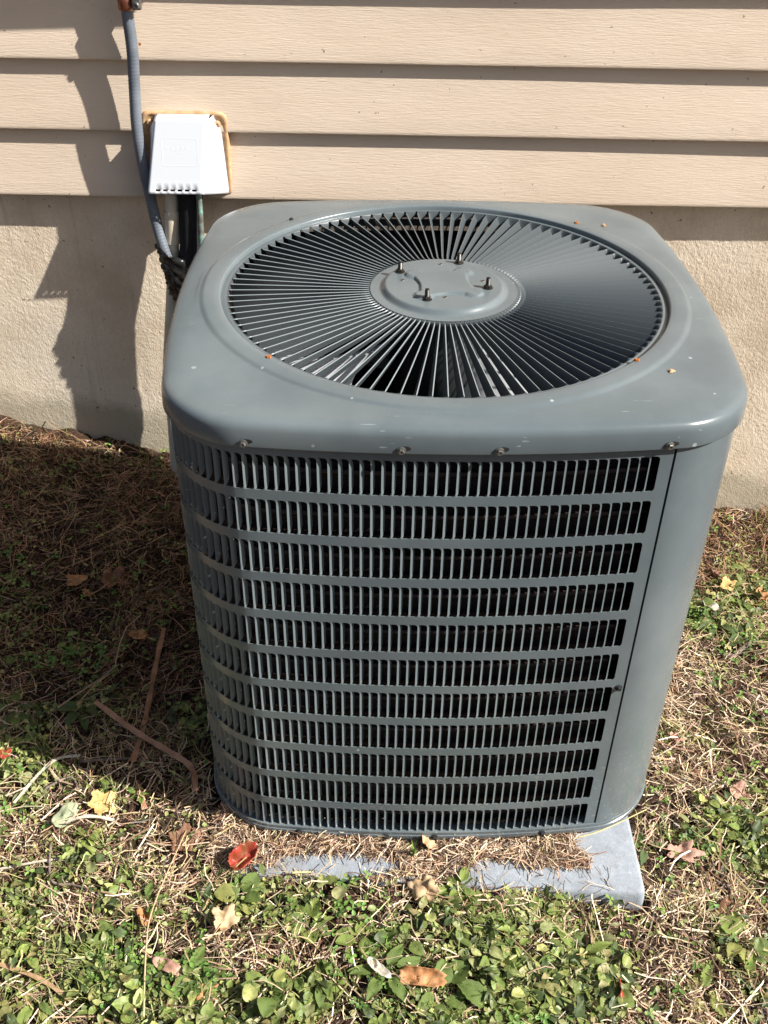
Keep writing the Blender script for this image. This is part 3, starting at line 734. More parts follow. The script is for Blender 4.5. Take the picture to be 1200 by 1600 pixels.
# pipes below the cover
m = MB(); m.tube([(-.4800, .617, .70), (-.4835, .617, .628)], .0140, 20, False); m.tube([(-.4835, .617, .628), (-.4835, .617, .6275), (-.4885, .616, .566), (-.4885, .616, .5655)], [.0140, .0165, .0165, .0140], 20, False)
m.tube([(-.4885, .616, .566), (-.497, .614, .48), (-.524, .608, .30), (-.535, .60, .02)], .0128, 20, False)
pv = m.obj('drain_pipe', M_pvc, None, True, label='cream plastic pipe with a coupling, below the left side of the white cover', cat='pipe'); autosmooth(pv, 40)
ip = spline([(-.4440, .618, .72), (-.4455, .614, .64), (-.4500, .605, .56), (-.455, .600, .50), (-.456, .598, .40), (-.455, .596, .25), (-.45, .57, .15), (-.42, .47, .11), (-.37, .34, .10)], 8)
m = MB(); m.tube(ip, .0235, 20, True, .03, 3); m.obj('insulated_pipe', M_black, None, True, label='thick black foam insulated pipe between the cream pipe and the thin green copper line', cat='pipe')
m = MB(); m.tube(spline([(-.4240, .592, .70), (-.4245, .586, .64), (-.4255, .576, .58), (-.427, .572, .535), (-.43, .570, .45), (-.432, .570, .3), (-.43, .55, .17), (-.40, .46, .13), (-.36, .34, .12)], 8), .0056, 12); m.obj('copper_pipe', M_verd, None, True, label='thin copper line with green tarnish in front of the black foam pipe', cat='pipe')
# crumpled tape around the bundle
g = random.Random(12); L = []
path = spline([(-.478, .602, .552), (-.474, .601, .520), (-.470, .600, .490), (-.466, .600, .462), (-.462, .600, .440)], 7); n = 40
for i, p in enumerate(path):
    t = i/(len(path)-1); row = []
    for j in range(n):
        a = 2*math.pi*j/n; rx = (.040-.008*t)*(1+.05*math.sin(3*a+t*5)); ry = (.021-.003*t)
        wr_ = 1+.07*math.sin(9*a+t*26)+.06*math.sin(5*a-t*31)+.05*math.sin(14*a+t*9)+g.uniform(-.07, .07)
        dz = .010*math.sin(a*2+1)*(1 if i == 0 else .3)+.006*math.cos(a)*(1-t)
        row.append((p.x+rx*wr_*math.cos(a), p.y+ry*wr_*math.sin(a), p.z+dz-.014*math.cos(a)))
    L.append(row)
m = MB(); m.loops(L); tp = m.obj('tape_wrap', M_tape, None, True, label='crumpled shiny black plastic tape bundling the pipes and conduit together', cat='tape')
md = tp.modifiers.new('thick', 'SOLIDIFY'); md.thickness = .0015

# ------------------------------------------------------------------ ground litter and plants
def scatter(name, temps, pos, ypr, scale, col, mt, **kw):
    """temps: list of (V(n,3), F(m,k)) with equal sizes; returns one joined mesh"""
    n = len(pos); T = np.array([t[0] for t in temps]); F = np.asarray(temps[0][1]); nv = T.shape[1]
    k = rng.integers(0, len(temps), n); V = T[k]*scale[:, None, :]
    cy, sy = np.cos(ypr[:, 0]), np.sin(ypr[:, 0]); cp_, sp_ = np.cos(ypr[:, 1]), np.sin(ypr[:, 1]); cr, sr = np.cos(ypr[:, 2]), np.sin(ypr[:, 2])
    x, y, z = V[..., 0], V[..., 1], V[..., 2]
    y, z = y*cr[:, None]-z*sr[:, None], y*sr[:, None]+z*cr[:, None]
    x, z = x*cp_[:, None]-z*sp_[:, None], x*sp_[:, None]+z*cp_[:, None]
    x, y = x*cy[:, None]-y*sy[:, None], x*sy[:, None]+y*cy[:, None]
    V = np.stack([x, y, z], -1)+pos[:, None, :]
    FF = (F[None]+(np.arange(n)*nv)[:, None, None]).reshape(-1, F.shape[1])
    C = np.repeat(col, nv, axis=0)
    return fast_mesh(name, V.reshape(-1, 3), FF, mt, None, kw.pop('smooth', False), C, **kw)
def strip_temp(seg, bend, taper, w=1.0, arch=0.0, sx=0.0):
    V = []; x = np.linspace(-.5, .5, seg+1)
    for t in x:
        ww = .5*w*(1-taper*abs(t*2)**2); c = bend*(t*t*4-.3); s_ = sx*math.sin(t*6)
        z = arch*(1-4*t*t)
        V += [(t, c*.25+s_*.1, z, -ww), (t, c*.25+s_*.1, z, ww)]
    V = np.array(V); return V
def straw_temps(n, seg):
    out = []
    for i in range(n):
        b, a = rng.uniform(-.5, .5), rng.uniform(-.10, .10); k = rng.uniform(-.8, .8); x = np.linspace(-.5, .5, seg+1); V = []
        for j, t in enumerate(x):
            c = b*(t*t-.08)+.05*k*math.sin(t*9); z = a*(1-4*t*t); kink = max(0, t-.1)*k*.35
            V += [(t, c+kink, z, -.5), (t, c+kink, z, .5)]
        V = np.array(V)
        F = [(2*j, 2*j+2, 2*j+3, 2*j+1) for j in range(seg)]
        out.append((V, F))
    return out
def scatter_strips(name, n_t, seg, pos, yaw, pit, rol, ln, wd, col, mt, **kw):
    """strips whose width does not scale with length"""
    temps = straw_temps(n_t, seg); n = len(pos); k = rng.integers(0, n_t, n)
    T = np.array([t[0] for t in temps])[k]; F = np.array(temps[0][1]); nv = T.shape[1]
    x = T[..., 0]*ln[:, None]; y = T[..., 1]*ln[:, None]; z = T[..., 2]*ln[:, None]; w = T[..., 3]*wd[:, None]
    y = y+w*np.cos(rol)[:, None]; z = z+w*np.sin(rol)[:, None]
    cp_, sp_ = np.cos(pit)[:, None], np.sin(pit)[:, None]; x, z = x*cp_-z*sp_, x*sp_+z*cp_
    cy, sy = np.cos(yaw)[:, None], np.sin(yaw)[:, None]; x, y = x*cy-y*sy, x*sy+y*cy
    V = np.stack([x, y, z], -1)+pos[:, None, :]
    FF = (F[None]+(np.arange(n)*nv)[:, None, None]).reshape(-1, 4)
    return fast_mesh(name, V.reshape(-1, 3), FF, mt, None, False, np.repeat(col, nv, axis=0), **kw)

_bp = plan(.0)
def in_unit(x, y, grow=0.0):
    a = np.arctan2(y, x); r = np.hypot(x, y); rr = by_angle(0.0, a); return r < rr+grow
def in_pad(x, y): return (x > -.345) & (x < .3165) & (y > -.450-.0557*(x-.3135)-.001) & (y < .33)
def green_density(x, y):
    """where the weeds grow thick, 0..1"""
    d = np.zeros_like(x)
    for cx_, cy_, r, w in GREEN: d = np.maximum(d, w*np.exp(-(((x-cx_)**2+(y-cy_)**2)/(r*r))**1.5))
    d = d*np.clip(.62+.85*vnoise(x*15, y*15, 31), .05, 1.1)+.05
    return np.clip(d, 0, 1)
GREEN = [(-.02, -.60, .16, 1), (.10, -.55, .13, 1), (.05, -.47, .07, 1), (.19, -.57, .09, 1), (-.15, -.57, .14, .95), (-.28, -.60, .13, .85), (-.42, -.62, .15, .8), (-.58, -.62, .16, .8),
         (-.20, -.50, .09, .8), (-.33, -.50, .10, .6), (-.50, -.52, .12, .6), (-.62, -.45, .12, .6), (-.55, -.36, .07, .5), (-.49, -.28, .05, .45), (-.66, -.25, .09, .5), (-.72, -.12, .12, .7), (-.58, -.11, .07, .5),
         (-.40, -.12, .06, .5), (-.62, .03, .07, .35), (.62, .22, .09, .8), (.69, .33, .10, .5), (.72, .42, .06, .4), (.49, -.31, .075, .9), (.56, -.28, .08, .7), (.42, -.48, .05, .3), (.36, -.60, .09, .35), (.46, -.55, .08, .3),
         (.155, -.475, .035, .9), (-.30, .45, .05, .3), (-.75, .10, .1, .3), (.30, -.53, .05, .35), (.45, -.10, .05, .25), (.55, .05, .05, .2), (.24, -.50, .04, .4)]
def sample(n, xr, yr, dens=None, allow_pad=False):
    out = []
    tot = 0
    while tot < n:
        x = rng.uniform(*xr, n*2); y = rng.uniform(*yr, n*2); ok = ~in_unit(x, y, .003)
        if not allow_pad: ok &= ~in_pad(x, y)
        ok &= y < WY(x)+.02
        if dens is not None: ok &= rng.random(len(x)) < dens(x, y)
        q = np.stack([x, y], 1)[ok]; out.append(q); tot += len(q)
        if len(out) > 60: break
    return np.concatenate(out)[:n]
def decay_and_shade(p):
    """older, redder litter by the wall; shade left of the unit painted in"""
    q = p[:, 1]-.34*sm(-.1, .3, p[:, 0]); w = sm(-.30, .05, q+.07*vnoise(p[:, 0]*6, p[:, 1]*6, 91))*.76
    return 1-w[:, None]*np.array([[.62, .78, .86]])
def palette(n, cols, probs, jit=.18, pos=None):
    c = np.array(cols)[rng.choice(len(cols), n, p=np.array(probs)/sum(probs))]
    if pos is not None: c = c*decay_and_shade(pos)
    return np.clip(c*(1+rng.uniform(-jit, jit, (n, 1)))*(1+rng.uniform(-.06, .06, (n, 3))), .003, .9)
XR, YR = (-1.24, 1.10), (-.84, .66)
STR = [(.78, .61, .43), (.60, .42, .27), (.29, .165, .105), (.075, .042, .028), (.56, .47, .22)]
def clump(x, y): return .35+.65*sm(-.25, .55, vnoise(x*11, y*11, 41))

# crumbs of dead leaf and soil
n = 58000; p = sample(n, XR, YR, lambda x, y: 1-.4*green_density(x, y))
cr = []
for i in range(6):
    a = np.sort(rng.uniform(0, 2*np.pi, 4)); V = np.array([(math.cos(t)*rng.uniform(.5, 1), math.sin(t)*rng.uniform(.4, .9), rng.uniform(-.35, .35)) for t in a]); cr.append((V, [(0, 1, 2, 3)]))
pos = np.c_[p, ground_z(p[:, 0], p[:, 1])+rng.uniform(0, .006, n)]; s_ = rng.uniform(.0012, .0052, (n, 1))*np.ones((1, 3))
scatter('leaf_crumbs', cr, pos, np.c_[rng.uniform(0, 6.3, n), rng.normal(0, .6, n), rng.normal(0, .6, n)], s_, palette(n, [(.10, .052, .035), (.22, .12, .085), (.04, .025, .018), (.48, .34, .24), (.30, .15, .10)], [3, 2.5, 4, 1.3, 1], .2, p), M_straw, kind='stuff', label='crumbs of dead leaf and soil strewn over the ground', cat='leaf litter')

# dry grass
def straw_layer(name, n, dens, lr, wr, hmax, cols, probs, label, pitch_s=.24):
    p = sample(n, XR, YR, dens); n = len(p)
    ln = rng.uniform(*lr, n)*rng.uniform(.6, 1.15, n); wd = rng.uniform(*wr, n)
    pos = np.c_[p, ground_z(p[:, 0], p[:, 1])+.001+hmax*rng.random(n)**1.6]
    # locally combed directions
    yaw = 2.2*vnoise(p[:, 0]*5, p[:, 1]*5, 51)+rng.normal(0, 1.0, n)
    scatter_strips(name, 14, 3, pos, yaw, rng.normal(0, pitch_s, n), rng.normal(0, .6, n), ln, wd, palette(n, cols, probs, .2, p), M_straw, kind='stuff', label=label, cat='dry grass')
straw_layer("thatch", 76000, lambda x, y: (1-.35*green_density(x, y))*clump(x, y), (.008, .028), (.0007, .0015), .012, STR, [1.6, 2.4, 4, 6, .4], 'matted short dead grass thatch around the unit')
straw_layer("straw", 42000, lambda x, y: (1-.50*green_density(x, y))*clump(x, y), (.018, .060), (.0008, .0019), .020, STR, [4.5, 4, 3, 1.8, 1.2], 'loose pale dry grass straw lying over the ground')
straw_layer('long_straw', 2200, lambda x, y: (1-.5*green_density(x, y)), (.06, .15), (.001, .0024), .020, STR, [6, 3, 2, 1, 1.5], 'long single stems of dry grass lying on top', .07)
# litter lying on the pad
def pad_mask(x, y):
    front = -.450-.0557*(x-.3135)
    lim = np.where(x < .02, front+.004, front+.016+.20*np.clip(x-.02, 0, 1)**1.2)
    a = (y > lim+.012*vnoise(x*30, y*30, 61)) & (x < .215+.03*vnoise(x*9, y*22, 62))
    bare = ((x+.160)/.105)**2+((y+.404)/.021)**2 < 1+.5*vnoise(x*40, y*40, 63)
    bare2 = ((x-.10)/.035)**2+((y+.405)/.012)**2 < 1+.6*vnoise(x*40, y*40, 64)
    return a & ~bare & ~bare2
def pad_layer(name, n, lr, wr, h, cols, probs, label, keep=1.0):
    x = rng.uniform(-.46, .26, n*3); y = rng.uniform(-.445, -.30, n*3)
    ok = (in_pad(x, y) & pad_mask(x, y)) | (rng.random(n*3) < .02) & in_pad(x, y)
    x, y = x[ok][:n], y[ok][:n]; n = len(x)
    mound = h*(.35+.65*sm(-.44, -.37, y))*(.6+.5*vnoise(x*22, y*22, 66))
    pos = np.c_[x, y, -.0085+.0008+np.clip(mound, .001, .03)*rng.random(n)]
    scatter_strips(name, 12, 3, pos, rng.uniform(0, 6.3, n), rng.normal(0, .14, n), rng.normal(0, .6, n), rng.uniform(*lr, n), rng.uniform(*wr, n), palette(n, cols, probs), M_straw, kind='stuff', label=label, cat='dry grass')
pad_layer('pad_litter', 9000, (.007, .022), (.0006, .0014), .018, STR, [1.2, 2, 4, 5, .3], 'dark matted litter heaped on the concrete pad along the unit')
pad_layer('pad_straw', 2200, (.015, .050), (.0007, .0016), .022, STR, [5, 4, 3, 1, 1], 'pale straw lying over the litter on the concrete pad')

# green growth
GRN = [(.17, .22, .06), (.26, .32, .085), (.075, .105, .035), (.42, .43, .15), (.33, .35, .15)]
def blade_temps(n=8, seg=4):
    out = []
    for i in range(n):
        b = rng.uniform(.2, 1.3); V = []; x = z = 0; a = 1.4
        for j in range(seg+1):
            t = j/seg; w = .5*(1-t**1.6)+.03; V += [(x, -w, z), (x, w, z)]; a2 = 1.45-b*t*1.2; x += math.cos(a2)/seg; z += math.sin(a2)/seg
        out.append((np.array(V), [(2*j, 2*j+2, 2*j+3, 2*j+1) for j in range(seg)]))
    return out
n = 13000; p = sample(n, XR, YR, lambda x, y: np.clip(green_density(x, y)+.05, 0, 1)*(.3+.7*sm(-.1, .5, vnoise(x*18, y*18, 71)))); n = len(p)
ln = rng.uniform(.012, .046, n); wd = rng.uniform(.0011, .0026, n)
scatter('green_grass', blade_temps(), np.c_[p, ground_z(p[:, 0], p[:, 1])], np.c_[rng.uniform(0, 6.3, n), rng.normal(-.15, .35, n), rng.normal(0, .45, n)], np.stack([ln, wd, ln], 1), palette(n, GRN+[(.42, .40, .16)], [3, 3, 1.5, 2, 1.5, 1.5]), M_green, kind='stuff', label='short green grass blades mixed through the weeds', cat='grass')
def leaf_temp(nx=6, ny=3, aspect=.62, cup=.15, droop=.25, point=.8, wave=.03, seed=0, serr=0.0):
    g = np.random.default_rng(seed); V = []; F = []
    for i in range(nx+1):
        t = i/nx; w = aspect*.5*(math.sin(math.pi*min(1, t**.72*.97+.02)))**point
        if serr: w *= 1+serr*(1 if i % 2 else -1)
        for j in range(-ny+1, ny):
            u = j/(ny-1); V.append((t, u*w, cup*abs(u)*w*1.3-droop*t*t+wave*math.sin(6*t+3*u+seed)))
    m_ = 2*ny-1
    for i in range(nx):
        for j in range(m_-1): a = i*m_+j; F.append((a, a+m_, a+m_+1, a+1))
    return np.array(V), F
small = [leaf_temp(3, 2, a, .3, d, .7, .02, s) for s, (a, d) in enumerate(((.8, .2), (.95, .1), (.6, .3), (.7, .0), (.5, .2), (.85, -.1)))]
n = 17000; p = sample(n, XR, YR, lambda x, y: green_density(x, y)*(.2+.8*sm(-.2, .4, vnoise(x*22, y*22, 72)))); n = len(p)
sl_ = rng.uniform(.004, .0105, n)
scatter('small_leaf_cover', small, np.c_[p, ground_z(p[:, 0], p[:, 1])+.004+.014*rng.random(n)], np.c_[rng.uniform(0, 6.3, n), rng.normal(.12, .35, n), rng.normal(0, .35, n)], np.repeat(sl_[:, None], 3, 1), palette(n, GRN, [2, 3, 1.5, 3, 2]), M_green, smooth=True, kind='stuff', label='tiny leaved creeping green ground cover', cat='ground cover')
med = [leaf_temp(6, 3, a, .25, d, q, .035, s, sr) for s, (a, d, q, sr) in enumerate(((.62, .25, .8, 0), (.75, .15, .7, .06), (.5, .35, .9, .05), (.85, .1, .6, 0), (.45, .3, .8, .1), (.68, .05, .7, .07), (.55, .5, .8, 0)))]
n = 2600; p = sample(n, XR, YR, lambda x, y: sm(.15, .8, green_density(x, y))*(.25+.75*sm(-.1, .4, vnoise(x*12, y*12, 73)))); n = len(p)
sl_ = rng.uniform(.010, .024, n)*rng.uniform(.8, 1.15, n)
scatter('broad_leaf_cover', med, np.c_[p, ground_z(p[:, 0], p[:, 1])+.004+.018*rng.random(n)], np.c_[rng.uniform(0, 6.3, n), rng.normal(.22, .32, n), rng.normal(0, .4, n)], np.repeat(sl_[:, None], 3, 1), palette(n, GRN+[(.33, .30, .12)], [3, 3, 2.5, 1.5, 1.5, .8]), M_green, smooth=True, kind='stuff', label='broad green weed leaves forming a low carpet in front of the pad', cat='ground cover')
# clover: three leaflets on a stalk
def clover_temp(seed):
    g = np.random.default_rng(seed); V = []; F = []
    for k in range(3):
        a = k*2.094+g.uniform(-.2, .2); b0 = len(V)
        for i, (t, w) in enumerate(((.02, .03), (.45, .30), (.85, .34), (1.0, .10))):
            for u in (-1, 0, 1):
                x, y, z = t, u*w, .10*abs(u)-.12*t*t
                V.append((x*math.cos(a)-y*math.sin(a), x*math.sin(a)+y*math.cos(a), z))
        for i in range(3):
            for j in range(2): q = b0+i*3+j; F.append((q, q+3, q+4, q+1))
    return np.array(V), F
ct = [clover_temp(s) for s in range(5)]
n = 1500; p = sample(n, XR, YR, lambda x, y: green_density(x, y)*sm(0, .5, vnoise(x*9+5, y*9, 74))+.015); n = len(p)
sl_ = rng.uniform(.005, .0095, n)
scatter('clover_patches', ct, np.c_[p, ground_z(p[:, 0], p[:, 1])+.012+.012*rng.random(n)], np.c_[rng.uniform(0, 6.3, n), rng.normal(0, .25, n), rng.normal(0, .25, n)], np.repeat(sl_[:, None], 3, 1), palette(n, [(.13, .25, .05), (.20, .33, .07), (.10, .18, .045)], [3, 3, 1]), M_green, smooth=True, kind='stuff', label='three leaved bright green clover scattered among the weeds', cat='clover')

# weeds that stand out one by one
weed_mesh = {}
def wm(shape, c):
    if (shape, c) not in weed_mesh:
        par = {'dock': (10, 4, .42, .25, .35, .75, .03, 5, .05), 'round': (9, 4, .88, .2, .12, .55, .03, 7, .03), 'spoon': (9, 4, .55, .3, .25, .8, .02, 3, .0), 'tooth': (12, 4, .5, .2, .3, .7, .03, 8, .16)}[shape]
        V, F = leaf_temp(*par); me = bpy.data.meshes.new(shape+'_leaf'); 
        V = V.copy(); ridge = .018*np.sin(V[:, 0]*34)*np.clip(np.abs(V[:, 1])*5, 0, 1); V[:, 2] += ridge
        me.from_pydata(V.tolist(), [], F); me.materials.append(MG[c]); me.polygons.foreach_set('use_smooth', [True]*len(me.polygons)); weed_mesh[shape, c] = me
    return weed_mesh[shape, c]
M_stem = mat('green_stalk', (.13, .17, .06), .6)
def weed(x, y, name, shape, nl, ln, c, label, lift=.35, h=.006):
    z = float(ground_z(x, y)); t = thing(name, label, 'weed', (x, y, z)); g = random.Random(int((x+3)*9999+(y+3)*777))
    a0 = g.random()*6
    for k in range(nl):
        a = a0+k*2.4+g.uniform(-.3, .3); l = ln*g.uniform(.65, 1.1); st = (.15+.35*g.random())*ln
        o = link_mesh('leaf', wm(shape, c if g.random() < .75 else g.choice([0, 1, 3])), t, (st*math.cos(a), st*math.sin(a), h+g.uniform(0, .012)), (g.uniform(-.35, .35), -lift*g.uniform(-.1, 1.3), a), (l, l*g.uniform(.8, 1.15), l))
    m = MB()
    for k in range(nl): 
        a = a0+k*2.4; m.tube([(0, 0, -.004), (.25*ln*math.cos(a), .25*ln*math.sin(a), h+.006)], .0009, 5)
    m.obj('stalk', M_stem, t)
    return t
W_ = [(.000, -.606, 'dock_weed', 'round', 7, .040, 0, 'large rounded leaf weed at the bottom edge, just in front of the rolled orange leaf'),
 (.051, -.501, 'leafy_weed', 'tooth', 11, .036, 1, 'lush bright toothed weed growing a little in front of the middle of the pad'),
 (.034, -.446, 'leafy_weed', 'spoon', 9, .030, 1, 'bright leafy weed pushed against the front of the pad right of the curled tan leaf'),
 (.195, -.543, 'rosette_weed', 'dock', 9, .045, 0, 'upright rosette of long leaves in front of the bare pad corner'),
 (.143, -.583, 'rosette_weed', 'dock', 8, .042, 2, 'dark long leaved rosette at the bottom edge below the pad corner'),
 (.242, -.560, 'rosette_weed', 'tooth', 8, .036, 2, 'dark toothed weed beside the small upright orange red leaf'),
 (-.116, -.533, 'violet_weed', 'round', 8, .026, 1, 'round leaved weed left of the rolled orange leaf, below the middle of the pad'),
 (-.237, -.607, 'violet_weed', 'round', 9, .030, 0, 'round leaved weed at the bottom edge, right of the tan jagged leaf'),
 (-.546, -.614, 'leafy_weed', 'dock', 7, .036, 3, 'yellowing long leaved weed in the bottom left corner'),
 (-.484, -.541, 'violet_weed', 'round', 6, .024, 0, 'small round leaved weed in the lower left lawn'),
 (.608, .204, 'leafy_weed', 'dock', 8, .045, 2, 'dark green weed with the beige curled leaf at its edge, right of the unit'),
 (.651, .161, 'leafy_weed', 'spoon', 6, .040, 2, 'dark spoon leaved weed above the stick at the right edge'),
 (.697, .410, 'leafy_weed', 'spoon', 6, .036, 3, 'pale green weed nearest the wall at the right edge'),
 (.690, .290, 'leafy_weed', 'round', 6, .036, 0, 'round leaved weed beside the bright orange leaf at the right edge'),
 (.474, -.320, 'clover_plant', 'round', 12, .016, 1, 'bright small leaved clump right of the pinkish leaf by the pad'),
 (-.712, -.111, 'leafy_weed', 'dock', 8, .045, 2, 'dark weed in the shade at the left edge of the lawn'),
 (-.596, -.102, 'leafy_weed', 'spoon', 6, .035, 2, 'dark weed in the shade beside the bent brown strip'),
 (-.345, -.579, 'leafy_weed', 'tooth', 8, .032, 0, 'toothed weed below the tan jagged leaf'),
 (-.190, -.503, 'violet_weed', 'round', 6, .026, 1, 'round leaved weed below the bare patch of the pad'),
 (-.080, -.575, 'leafy_weed', 'dock', 7, .040, 0, 'long leaved weed touching the pale curled strip'),
 (.092, -.548, 'leafy_weed', 'tooth', 9, .034, 0, 'toothed weed midway between the rolled orange leaf and the upright rosette'),
 (-.168, -.592, 'leafy_weed', 'spoon', 8, .028, 1, 'bright spoon leaved weed at the bottom, left of centre'),
 (.441, -.510, 'leafy_weed', 'round', 3, .036, 3, 'faded weed with one large pale leaf at the lower right'),
 (.149, -.478, 'violet_weed', 'round', 8, .022, 1, 'small round leaved weed under the front edge of the bare pad corner'),
 (-.286, -.462, 'leafy_weed', 'round', 7, .030, 0, 'round leaved weed in front of the red folded leaf'),
 (-.534, -.355, 'strawberry_weed', 'tooth', 9, .019, 1, 'bright toothed seedling just below the yellow lobed leaf'),
 (-.470, -.275, 'strawberry_weed', 'tooth', 7, .018, 1, 'bright seedling at the shadow edge left of the unit'),
 (-.424, -.472, 'leafy_weed', 'tooth', 7, .026, 0, 'toothed weed above the cupped orange leaf'),
 (.369, -.591, 'leafy_weed', 'tooth', 5, .028, 3, 'yellow green toothed weed at the bottom right'),
 (.057, -.632, 'leafy_weed', 'dock', 8, .042, 0, 'long leaved weed cut by the bottom edge right of centre'),
 (.335, -.352, 'leafy_weed', 'dock', 3, .034, 2, 'dark narrow leaved weed tight against the right side of the pad'),
 (-.183, -.352, 'seedling', 'round', 4, .013, 1, 'tiny bright seedling at the foot of the unit, left of the bare pad patch')]
for w in W_: weed(*w[:4], w[4]+2, w[5]*.97, *w[6:])

# fallen leaves, each its own thing
def fallen(x, y, size_, mt, name, label, lobes=5, depth=.35, curl=1.0, yaw=0, tilt=(0, 0), fold=0.0, lift=.006, seed=0, aspect=1.0):
    size = size_*1.22; g = random.Random(seed+31); nr, na = 8, 60; V = []; F = []
    la = [2*math.pi*k/lobes+g.uniform(-.28, .28) for k in range(lobes)]; lr = [g.uniform(.62, 1.0) for k in range(lobes)]; lr[0] = 1.0; la[0] = 0
    for i in range(nr):
        f = i/(nr-1)
        for j in range(na):
            a = 2*math.pi*j/na
            e = max(lr[k]*math.exp(-(min(abs(a-la[k]-q) for q in (-2*math.pi, 0, 2*math.pi))/(1.9/lobes))**2) for k in range(lobes))
            rr = (1-depth*1.15)+depth*1.15*e+.05*math.sin(13*a+seed)*(1 if lobes > 2 else .3)+.045*math.sin(23*a+2.3*seed)*(1 if lobes > 2 else .3)
            rr *= (.84+.16*math.cos(a))
            rr = .75+(rr-.75)*f**1.2
            px, py = f*rr*math.cos(a), f*rr*math.sin(a)*aspect
            th = py*curl*1.5; R_ = 1/max(curl*1.5, 1e-3)
            if curl > .02: yy = R_*math.sin(th); zz_ = R_*(1-math.cos(th))
            else: yy, zz_ = py, 0
            nz = float(vnoise(np.array(px*2.6+seed*1.7), np.array(py*2.6), 81)); n2 = float(vnoise(np.array(px*6+seed), np.array(py*6), 82))
            zz_ += fold*abs(py)+.20*nz+.07*n2+.25*px*px*(.3+.7*((seed*37) % 10)/10)
            V.append((px, yy, zz_))
    for i in range(nr-1):
        for j in range(na): F.append((i*na+j, (i+1)*na+j, (i+1)*na+(j+1) % na, i*na+(j+1) % na))
    V = np.array(V)*size*.5
    zz_ = float(ground_z(x, y)) if not in_pad(np.array([x]), np.array([y]))[0] else -.002
    o = mesh_obj(name, V, F, mt, None, True, label=label, cat='leaf', group='fallen autumn leaves')
    o.rotation_euler = (tilt[0], tilt[1], yaw); o.location = (x, y, zz_+lift)
    m = MB(); s_ = size*.5; m.tube([(-.2*s_, 0, .02*s_), (-.9*s_, .05*s_, .05*s_), (-1.35*s_, .18*s_, .02*s_)], .0007, 5); m.obj('stem', M_strap, o)
    md = o.modifiers.new('thick', 'SOLIDIFY'); md.thickness = .0005
    return o
fallen(-.293, -.405, .050, ML['red'], 'red_leaf', 'glossy red and brown folded leaf lying at the left end of the concrete pad', 3, .12, 1.1, .8, (.25, -.2), .3, .014, 1, .8)
fallen(-.307, -.508, .045, ML['tan'], 'fallen_leaf', 'pinkish tan jagged leaf on the weeds, below the red folded leaf', 5, .35, .5, 1.2, (.25, .1), 0, .024, 2)
fallen(-.017, -.458, .052, ML['tan'], 'fallen_leaf', 'pale tan leaf curled over the weeds at the front of the pad, in the middle', 5, .3, -1.0 if False else .9, 2.6, (2.6, .1), 0, .030, 3)
fallen(-.036, -.588, .066, ML['orange'], 'rolled_leaf', 'long rolled peach and orange leaf near the bottom edge', 3, .15, 2.4, -.12, (.3, 0), 0, .020, 4, .62)
fallen(-.526, -.302, .056, ML['yellow'], 'fallen_leaf', 'yellow tan lobed leaf standing in the lit grass at the shadow edge', 5, .42, .5, .9, (.55, .2), 0, .020, 5)
fallen(-.424, -.499, .034, ML['orange'], 'fallen_leaf', 'small cupped orange brown leaf in the lower left weeds', 3, .2, 1.6, 2, (.5, .2), 0, .016, 6)
fallen(-.576, -.330, .048, ML['grey'], 'fallen_leaf', 'smooth grey green oval leaf left of the yellow lobed leaf', 2, .05, .5, 1.0, (.2, .1), 0, .018, 7, .6)
fallen(-.700, -.211, .024, ML['red'], 'red_leaf', 'scrap of bright red leaf at the left edge', 3, .3, .5, 1, (.2, .1), 0, .018, 8)
fallen(-.010, -.372, .032, ML['tan'], 'fallen_leaf', 'peach coloured leaf tucked under the front of the unit by the grass tuft', 4, .25, .5, 1.6, (.5, .1), 0, .010, 9)
fallen(-.391, -.360, .058, ML['brown'], 'fallen_leaf', 'reddish brown leaf half buried in straw left of the red folded leaf', 5, .4, .6, .3, (.1, .1), 0, .008, 10)
fallen(-.601, .194, .068, ML['brown'], 'fallen_leaf', 'large brown leaf in the shade left of the unit, biggest of the shaded leaves', 5, .3, .6, 1.3, (.45, .15), 0, .020, 11, .75)
fallen(-.668, .185, .042, ML['orange'], 'fallen_leaf', 'small tan orange leaf in the shade, left of the large brown leaf', 3, .3, .4, .2, (.2, .1), 0, .018, 12, .8)
fallen(-.523, .065, .042, ML['orange'], 'fallen_leaf', 'orange brown leaf in the shade above the straight brown strip', 3, .25, .8, 2.8, (.2, .1), 0, .016, 13, .8)
fallen(-.569, .002, .050, ML['brown'], 'fallen_leaf', 'narrow dark red brown leaf in the shade left of the straight brown strip', 3, .3, .9, 1.2, (.2, .1), 0, .016, 14, .6)
fallen(-.640, .165, .030, ML['orange'], 'fallen_leaf', 'crumpled orange scrap in the shade just below the small tan orange leaf', 3, .3, .7, 2.2, (.2, .1), 0, .014, 15, .8)
fallen(.651, .360, .042, ML['pink'], 'fallen_leaf', 'salmon pink curled leaf right of the unit, above the yellow orange leaf', 3, .3, 1.5, 2.0, (.4, .1), 0, .020, 16, .9)
fallen(.661, .319, .044, ML['yellow'], 'fallen_leaf', 'yellow orange leaf right of the unit, between the salmon and beige ones', 4, .35, .8, .4, (.3, .1), 0, .020, 17)
fallen(.732, .303, .044, ML['orange'], 'fallen_leaf', 'bright orange leaf at the right edge of the picture', 4, .3, .9, .2, (.3, .1), 0, .020, 18, .8)
fallen(.608, .242, .044, ML['pale'], 'fallen_leaf', 'beige curled leaf close to the right side of the unit', 3, .2, 1.4, 2.3, (.4, .2), 0, .020, 19, .7)
fallen(.441, -.453, .050, ML['brown'], 'fallen_leaf', 'dark brown folded leaf lying in straw at the lower right', 4, .3, 1.3, .5, (.2, .1), .3, .012, 20)
